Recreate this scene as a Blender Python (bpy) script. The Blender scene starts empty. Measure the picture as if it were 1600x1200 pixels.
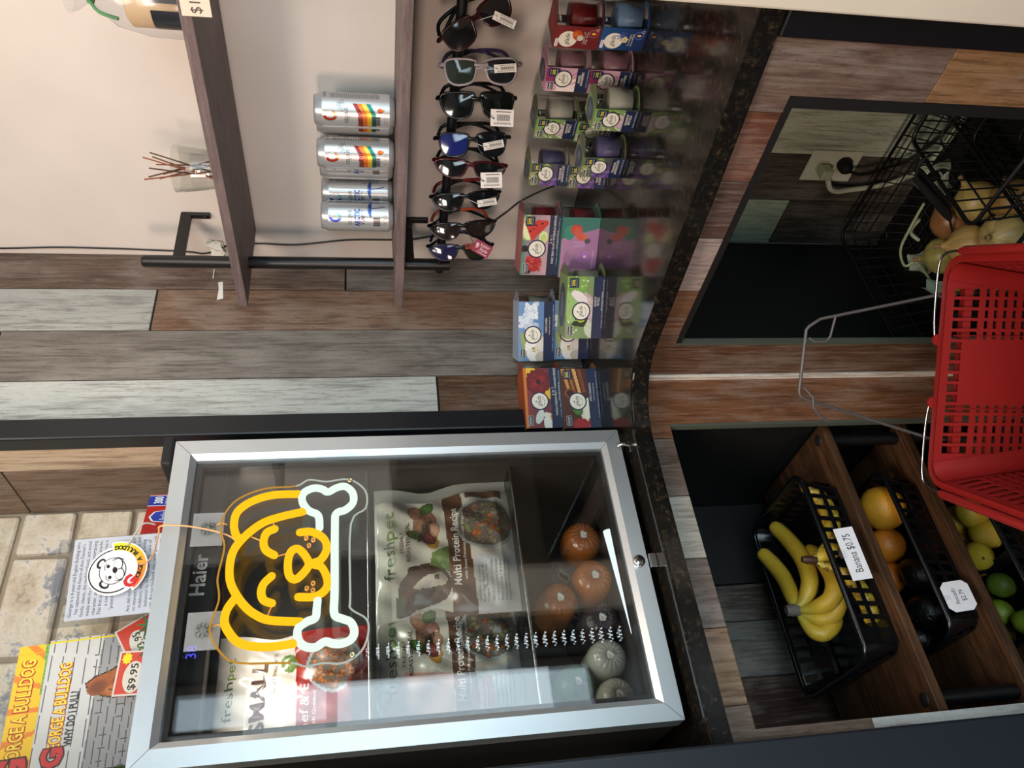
import bpy, bmesh, math, random
import numpy as np
from mathutils import Vector, Matrix

C = bpy.context.scene
COL = C.collection
rnd = random.Random(7)

# ------------------------------------------------------------------ camera, world, light, exposure
cam_d = bpy.data.cameras.new('camera')
cam = bpy.data.objects.new('camera', cam_d)
COL.objects.link(cam)
C.camera = cam
# world axes (columns) seen from the upright camera: right, down, forward
R_ = np.array([[0.8003, -0.5995, -0.0149], [-0.1181, -0.1331, -0.9840], [0.5880, 0.7892, -0.1763]])
u_, s_, vt_ = np.linalg.svd(R_)
R_ = u_ @ vt_
right, down, fwd = Vector(R_[0]), Vector(R_[1]), Vector(R_[2])
# the phone was held on its side: the picture's +x is the world's "down", the picture's up is the world's "right"
cx, cy, cz = down, right, -fwd
cam.matrix_world = Matrix(((cx.x, cy.x, cz.x, 0), (cx.y, cy.y, cz.y, 0), (cx.z, cy.z, cz.z, 1.41), (0, 0, 0, 1)))
cam_d.sensor_width = 36
cam_d.lens = 1239 / 1600 * 36
cam_d.clip_start = 0.02

C.view_settings.view_transform = 'Standard'
C.view_settings.look = 'None'
C.view_settings.gamma = 1
C.view_settings.use_curve_mapping = False
C.view_settings.exposure = 0.0

W = bpy.data.worlds.new('sky')
C.world = W
W.use_nodes = True
wn = W.node_tree.nodes
wl = W.node_tree.links
bg = wn['Background']
bg.inputs[0].default_value = (0.76, 0.91, 1.0, 1)
bg.inputs[1].default_value = 3.2

def area(name, loc, target, sx, sy, power, col):
    L = bpy.data.lights.new(name, 'AREA')
    L.shape = 'RECTANGLE'
    L.size, L.size_y = sx, sy
    L.energy = power
    L.color = col
    o = bpy.data.objects.new(name, L)
    COL.objects.link(o)
    o.location = loc
    d = Vector(target) - Vector(loc)
    o.rotation_euler = d.to_track_quat('-Z', 'Y').to_euler()
    return o

area('daylight_window', (-0.75, -2.35, 1.75), (0.3, 1.3, 1.5), 2.6, 1.5, 60, (0.72, 0.91, 1.0))
area('daylight_door', (1.22, -2.06, 1.25), (1.2, 1.0, 1.2), 0.34, 1.7, 5, (0.80, 0.93, 1.0))
area('ceiling_lamp_near', (0.75, 0.55, 2.55), (0.95, 0.75, 0.9), 0.45, 0.45, 7, (1.0, 0.84, 0.70))
area('refrigerator_fill', (0.55, 1.338, 1.655), (0.55, 1.46, 1.15), 0.44, 0.02, 1.6, (1.0, 0.93, 0.84))  # added fill under the header to brighten the pouches, no tube there
area('ceiling_lamp_far', (-0.35, 0.25, 2.57), (0.4, 0.6, 0.9), 0.6, 0.6, 34, (1.0, 0.88, 0.76))
area('shelf_wall_fill', (-1.32, 0.55, 1.62), (0.0, 0.72, 2.35), 0.5, 0.3, 29, (1.0, 0.73, 0.60))  # added warm fill out of view, aimed up to brighten the shelf wall

# ------------------------------------------------------------------ helpers
def lin(c):
    return tuple((x / 12.92 if x <= 0.04045 else ((x + 0.055) / 1.055) ** 2.4) for x in c[:3])

def hx(s):
    return tuple(int(s[i:i + 2], 16) / 255 for i in (0, 2, 4))

def V(*a):
    return Vector(a)

class MB:
    """collects faces, each with its own colour and material slot, into one mesh object"""
    def __init__(s):
        s.v, s.f, s.c, s.m, s.s = [], [], [], [], []

    def add(s, vs, fs, col=(.8, .8, .8), mi=0, smooth=False, M=None):
        b = len(s.v)
        for p in vs:
            p = Vector(p)
            s.v.append(tuple(M @ p) if M else tuple(p))
        many = isinstance(col, np.ndarray) and col.ndim == 2
        for i, f in enumerate(fs):
            s.f.append([b + k for k in f])
            s.c.append(tuple(col[i]) if many else col)
            s.m.append(mi)
            s.s.append(smooth)
        return s

    def box(s, x0, x1, y0, y1, z0, z1, col=(.8, .8, .8), mi=0, M=None):
        vs = [(x, y, z) for x in (x0, x1) for y in (y0, y1) for z in (z0, z1)]
        return s.add(vs, [(0, 1, 3, 2), (4, 6, 7, 5), (0, 4, 5, 1), (2, 3, 7, 6), (0, 2, 6, 4), (1, 5, 7, 3)], col, mi, M=M)

    def bbox(s, x0, x1, y0, y1, z0, z1, b, col=(.8, .8, .8), mi=0, M=None):
        """box with all edges bevelled by b"""
        bm = bmesh.new()
        bmesh.ops.create_cube(bm, size=1)
        for v in bm.verts:
            v.co = ((x0 + x1) / 2 + v.co.x * (x1 - x0), (y0 + y1) / 2 + v.co.y * (y1 - y0), (z0 + z1) / 2 + v.co.z * (z1 - z0))
        bmesh.ops.bevel(bm, geom=bm.edges[:], offset=b, segments=2, affect='EDGES', profile=.5)
        s.frombm(bm, col, mi, M=M)
        return s

    def frombm(s, bm, col=(.8, .8, .8), mi=0, smooth=False, M=None):
        bm.verts.index_update()
        s.add([v.co for v in bm.verts], [[v.index for v in f.verts] for f in bm.faces], col, mi, smooth, M)
        bm.free()
        return s

    def prism(s, pts, fn, d0, d1, col=(.8, .8, .8), mi=0, M=None, smooth=False):
        """polygon pts (a, b) extruded between depths; fn(a, b, d) -> 3-D"""
        n = len(pts)
        vs = [fn(a, b, d0) for a, b in pts] + [fn(a, b, d1) for a, b in pts]
        s.add(vs, [list(range(n))[::-1], list(range(n, 2 * n))], col, mi, M=M)
        s.add(vs, [(i, (i + 1) % n, n + (i + 1) % n, n + i) for i in range(n)], col, mi, smooth=smooth, M=M)
        return s

    def tube(s, pts, r, n=8, col=(.8, .8, .8), mi=0, closed=False, caps=True, M=None):
        P = [Vector(p) for p in pts]
        k = len(P)
        rr = r if isinstance(r, (list, tuple)) else [r] * k
        rings = []
        up = None
        for i in range(k):
            a = P[i - 1] if (i > 0 or closed) else P[i]
            b = P[(i + 1) % k] if (i < k - 1 or closed) else P[i]
            t = (b - a)
            t = t.normalized() if t.length > 1e-9 else Vector((0, 0, 1))
            if up is None:
                up = t.orthogonal().normalized()
            up = (up - t * up.dot(t))
            up = up.normalized() if up.length > 1e-6 else t.orthogonal().normalized()
            sd = t.cross(up)
            rings.append([P[i] + (up * math.cos(q * 2 * math.pi / n) + sd * math.sin(q * 2 * math.pi / n)) * rr[i] for q in range(n)])
        vs = [p for rg in rings for p in rg]
        fs = []
        for i in range(k if closed else k - 1):
            j = (i + 1) % k
            for q in range(n):
                fs.append((i * n + q, i * n + (q + 1) % n, j * n + (q + 1) % n, j * n + q))
        s.add(vs, fs, col, mi, smooth=True, M=M)
        if caps and not closed:
            s.add(rings[0], [list(range(n))[::-1]], col, mi, M=M)
            s.add(rings[-1], [list(range(n))], col, mi, M=M)
        return s

    def lathe(s, prof, n=24, col=(.8, .8, .8), mi=0, M=None, o=(0, 0, 0), smooth=True):
        vs, fs = [], []
        for r, z in prof:
            for q in range(n):
                a = q * 2 * math.pi / n
                vs.append((o[0] + r * math.cos(a), o[1] + r * math.sin(a), o[2] + z))
        for i in range(len(prof) - 1):
            for q in range(n):
                fs.append((i * n + q, i * n + (q + 1) % n, (i + 1) * n + (q + 1) % n, (i + 1) * n + q))
        return s.add(vs, fs, col, mi, smooth, M)

    def grid(s, fn, nu, nv, col=(.8, .8, .8), mi=0, smooth=True, M=None):
        vs = [fn(i / nu, j / nv) for j in range(nv + 1) for i in range(nu + 1)]
        fs = [(j * (nu + 1) + i, j * (nu + 1) + i + 1, (j + 1) * (nu + 1) + i + 1, (j + 1) * (nu + 1) + i) for j in range(nv) for i in range(nu)]
        return s.add(vs, fs, col, mi, smooth, M)

    def build(s, name, mats, parent=None, loc=None):
        me = bpy.data.meshes.new(name)
        me.from_pydata(s.v, [], s.f)
        if not isinstance(mats, (list, tuple)):
            mats = [mats]
        for m in mats:
            me.materials.append(m)
        nf = len(me.polygons)
        me.polygons.foreach_set('material_index', s.m)
        me.polygons.foreach_set('use_smooth', s.s)
        at = me.color_attributes.new('Col', 'FLOAT_COLOR', 'CORNER')
        cnt = np.array([len(f) for f in s.f])
        cc = np.array([tuple(c[:3]) for c in s.c], dtype=np.float64).reshape(-1, 3)
        cc = np.where(cc <= 0.04045, cc / 12.92, ((cc + 0.055) / 1.055) ** 2.4)
        cc = np.concatenate([cc, np.ones((len(cc), 1))], 1)
        at.data.foreach_set('color', np.repeat(cc, cnt, axis=0).astype(np.float32).ravel())
        me.update()
        o = bpy.data.objects.new(name, me)
        COL.objects.link(o)
        if parent:
            o.parent = parent
        if loc:
            o.location = loc
        return o

def empty(name, loc=(0, 0, 0), rz=0):
    o = bpy.data.objects.new(name, None)
    o.empty_display_size = .05
    COL.objects.link(o)
    o.location = loc
    o.rotation_euler = (0, 0, rz)
    return o

def tag(o, label=None, cat=None, group=None, kind=None):
    if label: o['label'] = label
    if cat: o['category'] = cat
    if group: o['group'] = group
    if kind: o['kind'] = kind
    return o

def copy_tree(o, parent=None):
    c = o.copy()
    COL.objects.link(c)
    if parent: c.parent = parent
    for ch in list(o.children):
        copy_tree(ch, c)
    return c

# ---- flat print: a frame maps (u, v, lift) to 3-D, shapes are laid on it in thin layers
class Face:
    def __init__(s, mb, O, U, Vv, mi=0, fn=None, lift=.0003, strip=0):
        s.strip = strip
        s.mb, s.mi, s.l = mb, mi, lift
        O, U, Vv = Vector(O), Vector(U), Vector(Vv)
        N = U.cross(Vv).normalized()
        s.fn = fn or (lambda a, b, d: O + U * a + Vv * b + N * d)

    def poly(s, pts, col, k=1):
        a0, a1 = min(p[0] for p in pts), max(p[0] for p in pts)
        if s.strip and a1 - a0 > s.strip * 1.01:      # curved skin: cut the shape into narrow upright strips
            n = int((a1 - a0) / s.strip) + 1
            for i in range(n):
                lo, hi = a0 + (a1 - a0) * i / n, a0 + (a1 - a0) * (i + 1) / n
                P = pts
                for lim, sg_ in ((lo, 1), (hi, -1)):
                    Q = []
                    for j in range(len(P)):
                        p, q = P[j - 1], P[j]
                        ip, iq = (p[0] - lim) * sg_ >= -1e-9, (q[0] - lim) * sg_ >= -1e-9
                        if ip != iq:
                            t = (lim - p[0]) / (q[0] - p[0])
                            Q.append((lim, p[1] + (q[1] - p[1]) * t))
                        if iq:
                            Q.append(q)
                    P = Q
                if len(P) > 2:
                    s.mb.add([s.fn(a, b, k * s.l) for a, b in P], [list(range(len(P)))], col, s.mi)
            return
        s.mb.add([s.fn(a, b, k * s.l) for a, b in pts], [list(range(len(pts)))], col, s.mi)

    def rect(s, a0, b0, a1, b1, col, k=1, n=1):
        for i in range(n):
            p, q = a0 + (a1 - a0) * i / n, a0 + (a1 - a0) * (i + 1) / n
            s.poly([(p, b0), (q, b0), (q, b1), (p, b1)], col, k)

    def ell(s, a, b, ra, rb, col, k=1, n=24, rot=0):
        c, t = math.cos(rot), math.sin(rot)
        s.poly([(a + ra * math.cos(q) * c - rb * math.sin(q) * t, b + ra * math.cos(q) * t + rb * math.sin(q) * c) for q in [i * 2 * math.pi / n for i in range(n)]], col, k)

    def rrect(s, a0, b0, a1, b1, r, col, k=1):
        P = []
        for cx_, cy_, st in ((a1 - r, b1 - r, 0), (a0 + r, b1 - r, 90), (a0 + r, b0 + r, 180), (a1 - r, b0 + r, 270)):
            for q in range(4):
                t = math.radians(st + q * 30)
                P.append((cx_ + r * math.cos(t), cy_ + r * math.sin(t)))
        s.poly(P, col, k)

    def line(s, pts, w, col, k=1):
        for (a0, b0), (a1, b1) in zip(pts[:-1], pts[1:]):
            dx, dy = a1 - a0, b1 - b0
            L = math.hypot(dx, dy) or 1
            nx, ny = -dy / L * w / 2, dx / L * w / 2
            s.poly([(a0 + nx, b0 + ny), (a0 - nx, b0 - ny), (a1 - nx, b1 - ny), (a1 + nx, b1 + ny)], col, k)

    def text(s, t, a, b, h, col, k=2, align='C', rot=0, bold=0, shear=0, wx=1.0, width=None):
        """text with capital height h; (a, b) is the baseline point"""
        vs, fs, w = glyphs(t, bold, shear)
        sc = h / .69
        sx = sc * wx
        if width: sx = width / max(w, 1e-6)
        off = {'C': -w * sx / 2, 'L': 0, 'R': -w * sx}[align]
        c, q = math.cos(rot), math.sin(rot)
        P = []
        for x, y in vs:
            x, y = x * sx + off, y * sc
            P.append(s.fn(a + x * c - y * q, b + x * q + y * c, k * s.l))
        s.mb.add(P, fs, col, s.mi)

_gl = {}
def glyphs(t, bold=0, shear=0):
    key = (t, bold, shear)
    if key not in _gl:
        cu = bpy.data.curves.new('lettering', 'FONT')
        cu.body = t
        cu.resolution_u = 2
        cu.offset = bold
        cu.shear = shear
        o = bpy.data.objects.new('lettering', cu)
        me = o.to_mesh()
        vs = [(v.co.x, v.co.y) for v in me.vertices]
        fs = [list(p.vertices) for p in me.polygons]
        w = max([x for x, y in vs], default=0)
        o.to_mesh_clear()
        bpy.data.objects.remove(o)
        bpy.data.curves.remove(cu)
        _gl[key] = (vs, fs, w)
    return _gl[key]

# ---- small picture printed on a card: coloured cells of a fine grid
class Art:
    def __init__(s, nu, nv, asp, col):
        s.nu, s.nv, s.asp = nu, nv, asp
        u, v = np.meshgrid((np.arange(nu) + .5) / nu * asp, (np.arange(nv) + .5) / nv)
        s.u, s.v = u.ravel(), v.ravel()
        s.c = np.tile(np.array(col, float), (nu * nv, 1))
        s.r = np.random.RandomState(5)

    def put(s, m, col, var=0):
        c = np.array(col, float)
        if var:
            s.c[m] = np.clip(c + s.r.normal(0, var, (m.sum(), 1)) , 0, 1)
        else:
            s.c[m] = c

    def grad(s, c0, c1, ax='v'):
        t = (s.v if ax == 'v' else s.u / s.asp)[:, None]
        s.c = np.array(c0) * (1 - t) + np.array(c1) * t

    def ell(s, x, y, rx, ry, col, rot=0, var=0, shade=None):
        c, q = math.cos(rot), math.sin(rot)
        du, dv = s.u - x, s.v - y
        a, b = (du * c + dv * q) / rx, (-du * q + dv * c) / ry
        d = a * a + b * b
        m = d < 1
        s.put(m, col, var)
        if shade is not None:
            t = np.clip((d[m] - .2) / .8, 0, 1)[:, None]
            s.c[m] = s.c[m] * (1 - t) + np.array(shade) * t

    def poly(s, pts, col, var=0):
        m = np.zeros(len(s.u), bool)
        n = len(pts)
        j = n - 1
        for i in range(n):
            xi, yi = pts[i]
            xj, yj = pts[j]
            if yi != yj:
                cr = ((yi > s.v) != (yj > s.v)) & (s.u < (xj - xi) * (s.v - yi) / (yj - yi) + xi)
                m ^= cr
            j = i
        s.put(m, col, var)
        return m

    def dots(s, n, box, r, cols, var=.03):
        for i in range(n):
            x = box[0] + (box[2] - box[0]) * s.r.rand()
            y = box[1] + (box[3] - box[1]) * s.r.rand()
            s.ell(x, y, r * (.6 + .8 * s.r.rand()), r * (.6 + .8 * s.r.rand()), cols[s.r.randint(len(cols))], s.r.rand() * 3, var)

    def onto(s, mb, fn, mi=0, smooth=False):
        vs = [fn(i / s.nu * s.asp, j / s.nv) for j in range(s.nv + 1) for i in range(s.nu + 1)]
        fs = [(j * (s.nu + 1) + i, j * (s.nu + 1) + i + 1, (j + 1) * (s.nu + 1) + i + 1, (j + 1) * (s.nu + 1) + i) for j in range(s.nv) for i in range(s.nu)]
        mb.add(vs, fs, np.clip(s.c, 0, 1), mi, smooth)

# ------------------------------------------------------------------ materials
def new_mat(name):
    m = bpy.data.materials.new(name)
    m.use_nodes = True
    nt = m.node_tree
    return m, nt, nt.nodes, nt.links, nt.nodes['Principled BSDF']

def nd(nt, t, **kw):
    n = nt.nodes.new(t)
    for k, v in kw.items():
        if k.startswith('i_'):
            n.inputs[k[2:].replace('_', ' ')].default_value = v
        else:
            setattr(n, k, v)
    return n

def ramp(nt, stops):
    r = nt.nodes.new('ShaderNodeValToRGB')
    e = r.color_ramp.elements
    while len(e) > 1:
        e.remove(e[-1])
    e[0].position, e[0].color = stops[0][0], (*stops[0][1], 1)
    for p, c in stops[1:]:
        x = e.new(p)
        x.color = (*c, 1)
    return r

def col_mat(name, rough=.5, metal=0, spec=.5, var=.06, scale=60, bump=0, coat=0, trans=0, sss=0):
    """surface whose own colours sit in the mesh; noise gives grain"""
    m, nt, n, l, b = new_mat(name)
    a = nd(nt, 'ShaderNodeVertexColor', layer_name='Col')
    tc = nd(nt, 'ShaderNodeTexCoord')
    no = nd(nt, 'ShaderNodeTexNoise', i_Scale=scale, i_Detail=3)
    l.new(tc.outputs['Object'], no.inputs['Vector'])
    mr = nd(nt, 'ShaderNodeMapRange')
    mr.inputs['To Min'].default_value = 1 - var
    mr.inputs['To Max'].default_value = 1 + var
    l.new(no.outputs['Fac'], mr.inputs['Value'])
    mx = nd(nt, 'ShaderNodeVectorMath', operation='SCALE')
    l.new(a.outputs['Color'], mx.inputs[0])
    l.new(mr.outputs['Result'], mx.inputs['Scale'])
    l.new(mx.outputs['Vector'], b.inputs['Base Color'])
    b.inputs['Roughness'].default_value = rough
    b.inputs['Metallic'].default_value = metal
    b.inputs['Specular IOR Level'].default_value = spec
    b.inputs['Coat Weight'].default_value = coat
    b.inputs['Coat Roughness'].default_value = .1
    if bump:
        bp = nd(nt, 'ShaderNodeBump', i_Strength=bump, i_Distance=.002)
        l.new(no.outputs['Fac'], bp.inputs['Height'])
        l.new(bp.outputs['Normal'], b.inputs['Normal'])
    return m

M_PRINT = col_mat('printed_card', .42, var=.03)
M_PAPER = col_mat('paper', .7, var=.03)
M_MATTE = col_mat('matte_plastic', .6)
M_GLOSS = col_mat('glossy_plastic', .22)
M_BLACK = col_mat('black_coated_metal', .4, var=.1)
M_RUBBER = col_mat('rubber', .75)
M_CHROME = col_mat('chrome_wire', .2, metal=1)
M_STEEL = col_mat('dull_steel_wire', .5, metal=.5)
M_CAN = col_mat('can_metal', .3, metal=.55, var=.02)
M_WAX = col_mat('candle_wax', .45, var=.05, scale=30)
M_FILM = col_mat('glossy_film', .25, var=.04, scale=40, bump=.25, coat=.4)
M_FRUIT = col_mat('fruit_skin', .4, var=.1, scale=220, bump=.35)
M_CITRUS = col_mat('citrus_peel', .42, var=.12, scale=300, bump=.6)
M_AVO = col_mat('avocado_skin', .35, var=.3, scale=160, bump=1.0)
M_ONION = col_mat('onion_skin', .38, var=.14, scale=35, bump=.15)
M_LENS = col_mat('tinted_lens', .06, var=.02, coat=.6)
M_REDPL = col_mat('red_plastic', .38, var=.05, scale=25)
M_ROPE = col_mat('cord_sheath', .5)
M_PALM = col_mat('leaf_plastic', .5, var=.2, scale=200)

def thin_glass(name, tint=(1, 1, 1), ior=1.45, gl=1.0, rough=0.0):
    m = bpy.data.materials.new(name)
    m.use_nodes = True
    nt = m.node_tree
    n, l = nt.nodes, nt.links
    n.remove(n['Principled BSDF'])
    tr = nd(nt, 'ShaderNodeBsdfTransparent')
    tr.inputs[0].default_value = (*tint, 1)
    g = nd(nt, 'ShaderNodeBsdfGlossy')
    g.inputs['Roughness'].default_value = rough
    lw = nd(nt, 'ShaderNodeLayerWeight', i_Blend=.5)
    pw = nd(nt, 'ShaderNodeMath', operation='POWER')
    pw.inputs[1].default_value = 5
    l.new(lw.outputs['Facing'], pw.inputs[0])
    f0 = ((ior - 1) / (ior + 1)) ** 2 * gl
    mu = nd(nt, 'ShaderNodeMath', operation='MULTIPLY_ADD')
    mu.inputs[1].default_value = 1 - f0
    mu.inputs[2].default_value = f0
    mu.use_clamp = True
    l.new(pw.outputs[0], mu.inputs[0])
    mx = nd(nt, 'ShaderNodeMixShader')
    l.new(mu.outputs[0], mx.inputs[0])
    l.new(tr.outputs[0], mx.inputs[1])
    l.new(g.outputs[0], mx.inputs[2])
    l.new(mx.outputs[0], n['Material Output'].inputs[0])
    return m

M_GLASS = thin_glass('door_glass', (.96, .97, .97), gl=1.25)
M_JAR = thin_glass('jar_glass', (.93, .94, .93), gl=1.2)
M_SHELFGLASS = thin_glass('shelf_glass', (.88, .94, .92))
M_ACRYL = thin_glass('clear_acrylic', (.97, .97, .96), gl=.8)
M_CLEARFILM = thin_glass('clear_film', (.93, .94, .95), gl=1.4, rough=.15)

def frosted():
    m = bpy.data.materials.new('frosted_pad')
    m.use_nodes = True
    nt = m.node_tree
    n, l = nt.nodes, nt.links
    tr = nd(nt, 'ShaderNodeBsdfTransparent')
    mx = nd(nt, 'ShaderNodeMixShader')
    no = nd(nt, 'ShaderNodeTexNoise', i_Scale=400)
    mr = nd(nt, 'ShaderNodeMapRange')
    mr.inputs['To Min'].default_value = .18
    mr.inputs['To Max'].default_value = .30
    l.new(no.outputs['Fac'], mr.inputs['Value'])
    l.new(mr.outputs['Result'], mx.inputs[0])
    n['Principled BSDF'].inputs['Base Color'].default_value = (.55, .58, .60, 1)
    n['Principled BSDF'].inputs['Roughness'].default_value = .3
    l.new(tr.outputs[0], mx.inputs[1])
    l.new(n['Principled BSDF'].outputs[0], mx.inputs[2])
    l.new(mx.outputs[0], n['Material Output'].inputs[0])
    return m
M_FROST = frosted()

def emit(name, col, st):
    m = bpy.data.materials.new(name)
    m.use_nodes = True
    nt = m.node_tree
    n, l = nt.nodes, nt.links
    n.remove(n['Principled BSDF'])
    e = nd(nt, 'ShaderNodeEmission')
    no = nd(nt, 'ShaderNodeTexNoise', i_Scale=90)
    mr = nd(nt, 'ShaderNodeMapRange')
    mr.inputs['To Min'].default_value = st * .9
    mr.inputs['To Max'].default_value = st * 1.1
    l.new(no.outputs['Fac'], mr.inputs['Value'])
    l.new(mr.outputs['Result'], e.inputs['Strength'])
    e.inputs[0].default_value = (*col, 1)
    l.new(e.outputs[0], n['Material Output'].inputs[0])
    return m

M_NEON_O = emit('amber_led_tube', (1.0, .50, .012), 1.25)
M_NEON_W = emit('white_led_tube', (.84, 1.0, .88), 1.05)
M_LEDSTRIP = emit('led_dots', (.85, .95, 1.0), 14)
M_LEDTUBE = emit('led_tube', (.86, .96, 1.0), 1.4)
M_BLUE = emit('blue_digits', (.10, .10, 1.0), 1.2)

def wood_mat(name, grain_axis='Z', scale=1.0, rough=.55, use_obj=True, cd=None, cl=None):
    """weathered board: streaky grain along the board, worn patches, cracks. Board colour comes from the object"""
    m, nt, n, l, b = new_mat(name)
    tc = nd(nt, 'ShaderNodeTexCoord')
    oi = nd(nt, 'ShaderNodeObjectInfo')
    ad = nd(nt, 'ShaderNodeVectorMath', operation='ADD')
    sc = nd(nt, 'ShaderNodeVectorMath', operation='SCALE')
    sc.inputs['Scale'].default_value = 37.0
    cmb = nd(nt, 'ShaderNodeCombineXYZ')
    for i in range(3):
        l.new(oi.outputs['Random'], cmb.inputs[i])
    l.new(cmb.outputs[0], sc.inputs[0])
    l.new(tc.outputs['Object'], ad.inputs[0])
    l.new(sc.outputs[0], ad.inputs[1])
    def noise(sv, s, det=5, dist=0.0, rg=.55):
        mp = nd(nt, 'ShaderNodeMapping')
        mp.inputs['Scale'].default_value = sv
        l.new(ad.outputs[0], mp.inputs['Vector'])
        no = nd(nt, 'ShaderNodeTexNoise', i_Scale=s * scale, i_Detail=det, i_Roughness=rg, i_Distortion=dist)
        l.new(mp.outputs[0], no.inputs['Vector'])
        return no
    ax = {'X': 0, 'Y': 1, 'Z': 2}[grain_axis]
    st = [1.0, 1.0, 1.0]
    st[ax] = .06
    fine = noise(tuple(st), 150, 6, .5, .7)
    st3 = [1.0, 1.0, 1.0]
    st3[ax] = .35
    grit = noise(tuple(st3), 220, 4, .3, .7)
    st2 = [1.0, 1.0, 1.0]
    st2[ax] = .22
    mid = noise(tuple(st2), 26, 5, .9)
    st4 = [1.0, 1.0, 1.0]
    st4[ax] = .4
    big = noise(tuple(st4), 14, 5, .4)
    if use_obj:
        base = oi.outputs['Color']
        dk = nd(nt, 'ShaderNodeMix', data_type='RGBA', blend_type='MULTIPLY')
        dk.inputs['Factor'].default_value = 1
        l.new(base, dk.inputs['A'])
        dk.inputs['B'].default_value = (.30, .26, .24, 1)
        lt = nd(nt, 'ShaderNodeMix', data_type='RGBA', blend_type='MIX')
        lt.inputs['Factor'].default_value = .16
        l.new(base, lt.inputs['A'])
        lt.inputs['B'].default_value = (.62, .58, .52, 1)
        d_out, b_out, l_out = dk.outputs['Result'], base, lt.outputs['Result']
    else:
        r1 = nd(nt, 'ShaderNodeRGB'); r1.outputs[0].default_value = (*lin(cd), 1)
        r2 = nd(nt, 'ShaderNodeRGB'); r2.outputs[0].default_value = (*lin(cl), 1)
        mm = nd(nt, 'ShaderNodeMix', data_type='RGBA'); mm.inputs['Factor'].default_value = .5
        l.new(r1.outputs[0], mm.inputs['A']); l.new(r2.outputs[0], mm.inputs['B'])
        d_out, b_out, l_out = r1.outputs[0], mm.outputs['Result'], r2.outputs[0]
    def mixin(A, B, src, lo, hi, amt=1.0):
        mr = nd(nt, 'ShaderNodeMapRange')
        mr.inputs['From Min'].default_value = lo
        mr.inputs['From Max'].default_value = hi
        mr.inputs['To Max'].default_value = amt
        l.new(src, mr.inputs['Value'])
        x = nd(nt, 'ShaderNodeMix', data_type='RGBA')
        l.new(mr.outputs['Result'], x.inputs['Factor'])
        l.new(A, x.inputs['A'])
        l.new(B, x.inputs['B'])
        return x.outputs['Result']
    c = mixin(b_out, l_out, big.outputs['Fac'], .48, .66)
    c = mixin(c, d_out, mid.outputs['Fac'], .52, .72, .55)
    c = mixin(c, d_out, fine.outputs['Fac'], .50, .66, .70)
    c = mixin(c, l_out, fine.outputs['Fac'], .48, .34, .8)
    c = mixin(c, d_out, grit.outputs['Fac'], .56, .70, .45)
    l.new(c, b.inputs['Base Color'])
    b.inputs['Roughness'].default_value = rough
    b.inputs['Specular IOR Level'].default_value = .3
    bp = nd(nt, 'ShaderNodeBump', i_Strength=.35, i_Distance=.002)
    l.new(fine.outputs['Fac'], bp.inputs['Height'])
    l.new(bp.outputs['Normal'], b.inputs['Normal'])
    return m

M_WOOD = wood_mat('weathered_plank', 'Z')
M_SHELF = wood_mat('dark_shelf_board', 'Y', 1.0, .55, False, (.33, .275, .275), (.50, .44, .435))
M_RUSTIC = wood_mat('rustic_rack_board', 'X', .85, .5, False, (.075, .05, .035), (.36, .24, .15))

def granite():
    m, nt, n, l, b = new_mat('dark_granite')
    tc = nd(nt, 'ShaderNodeTexCoord')
    v = nd(nt, 'ShaderNodeTexVoronoi', i_Scale=170)
    n1 = nd(nt, 'ShaderNodeTexNoise', i_Scale=90, i_Detail=6, i_Roughness=.7)
    n2 = nd(nt, 'ShaderNodeTexNoise', i_Scale=14, i_Detail=3)
    for k in (v, n1, n2):
        l.new(tc.outputs['Object'], k.inputs['Vector'])
    r1 = ramp(nt, [(0, lin((.055, .055, .055))), (.50, lin((.09, .085, .08))), (.60, lin((.17, .145, .11))), (.70, lin((.32, .26, .18)))])
    l.new(n1.outputs['Fac'], r1.inputs[0])
    r2 = ramp(nt, [(0, (0.0, 0.0, 0.0)), (.12, (0, 0, 0)), (.5, (1, 1, 1))])
    l.new(v.outputs['Distance'], r2.inputs[0])
    mx = nd(nt, 'ShaderNodeMix', data_type='RGBA', blend_type='MULTIPLY')
    mx.inputs['Factor'].default_value = .4
    l.new(r1.outputs[0], mx.inputs['A'])
    l.new(r2.outputs[0], mx.inputs['B'])
    l.new(mx.outputs['Result'], b.inputs['Base Color'])
    b.inputs['Roughness'].default_value = .11
    b.inputs['Specular IOR Level'].default_value = .5
    return m
M_GRANITE = granite()

def plaster(name, c0, c1, rough=.75, scale=3.0):
    m, nt, n, l, b = new_mat(name)
    tc = nd(nt, 'ShaderNodeTexCoord')
    n1 = nd(nt, 'ShaderNodeTexNoise', i_Scale=scale, i_Detail=5)
    n2 = nd(nt, 'ShaderNodeTexNoise', i_Scale=240, i_Detail=2)
    l.new(tc.outputs['Object'], n1.inputs['Vector'])
    l.new(tc.outputs['Object'], n2.inputs['Vector'])
    r = ramp(nt, [(.3, lin(c0)), (.7, lin(c1))])
    l.new(n1.outputs['Fac'], r.inputs[0])
    l.new(r.outputs[0], b.inputs['Base Color'])
    b.inputs['Roughness'].default_value = rough
    bp = nd(nt, 'ShaderNodeBump', i_Strength=.08, i_Distance=.001)
    l.new(n2.outputs['Fac'], bp.inputs['Height'])
    l.new(bp.outputs['Normal'], b.inputs['Normal'])
    return m
M_WHITEWALL = plaster('white_wall_paint', (.80, .77, .74), (.85, .815, .785))
M_CREAM = plaster('cream_paint', (.84, .80, .73), (.88, .84, .77), .6)
M_CEIL = plaster('ceiling_paint', (.34, .32, .30), (.38, .36, .34))
M_DARKWALL = plaster('dark_brown_wall', (.13, .11, .10), (.17, .14, .12))
M_FLOOR = plaster('grey_floor_tile', (.20, .19, .18), (.27, .25, .24), .35)
M_INNER = plaster('dark_cabinet_lining', (.035, .045, .045), (.05, .06, .058), .6)
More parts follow.
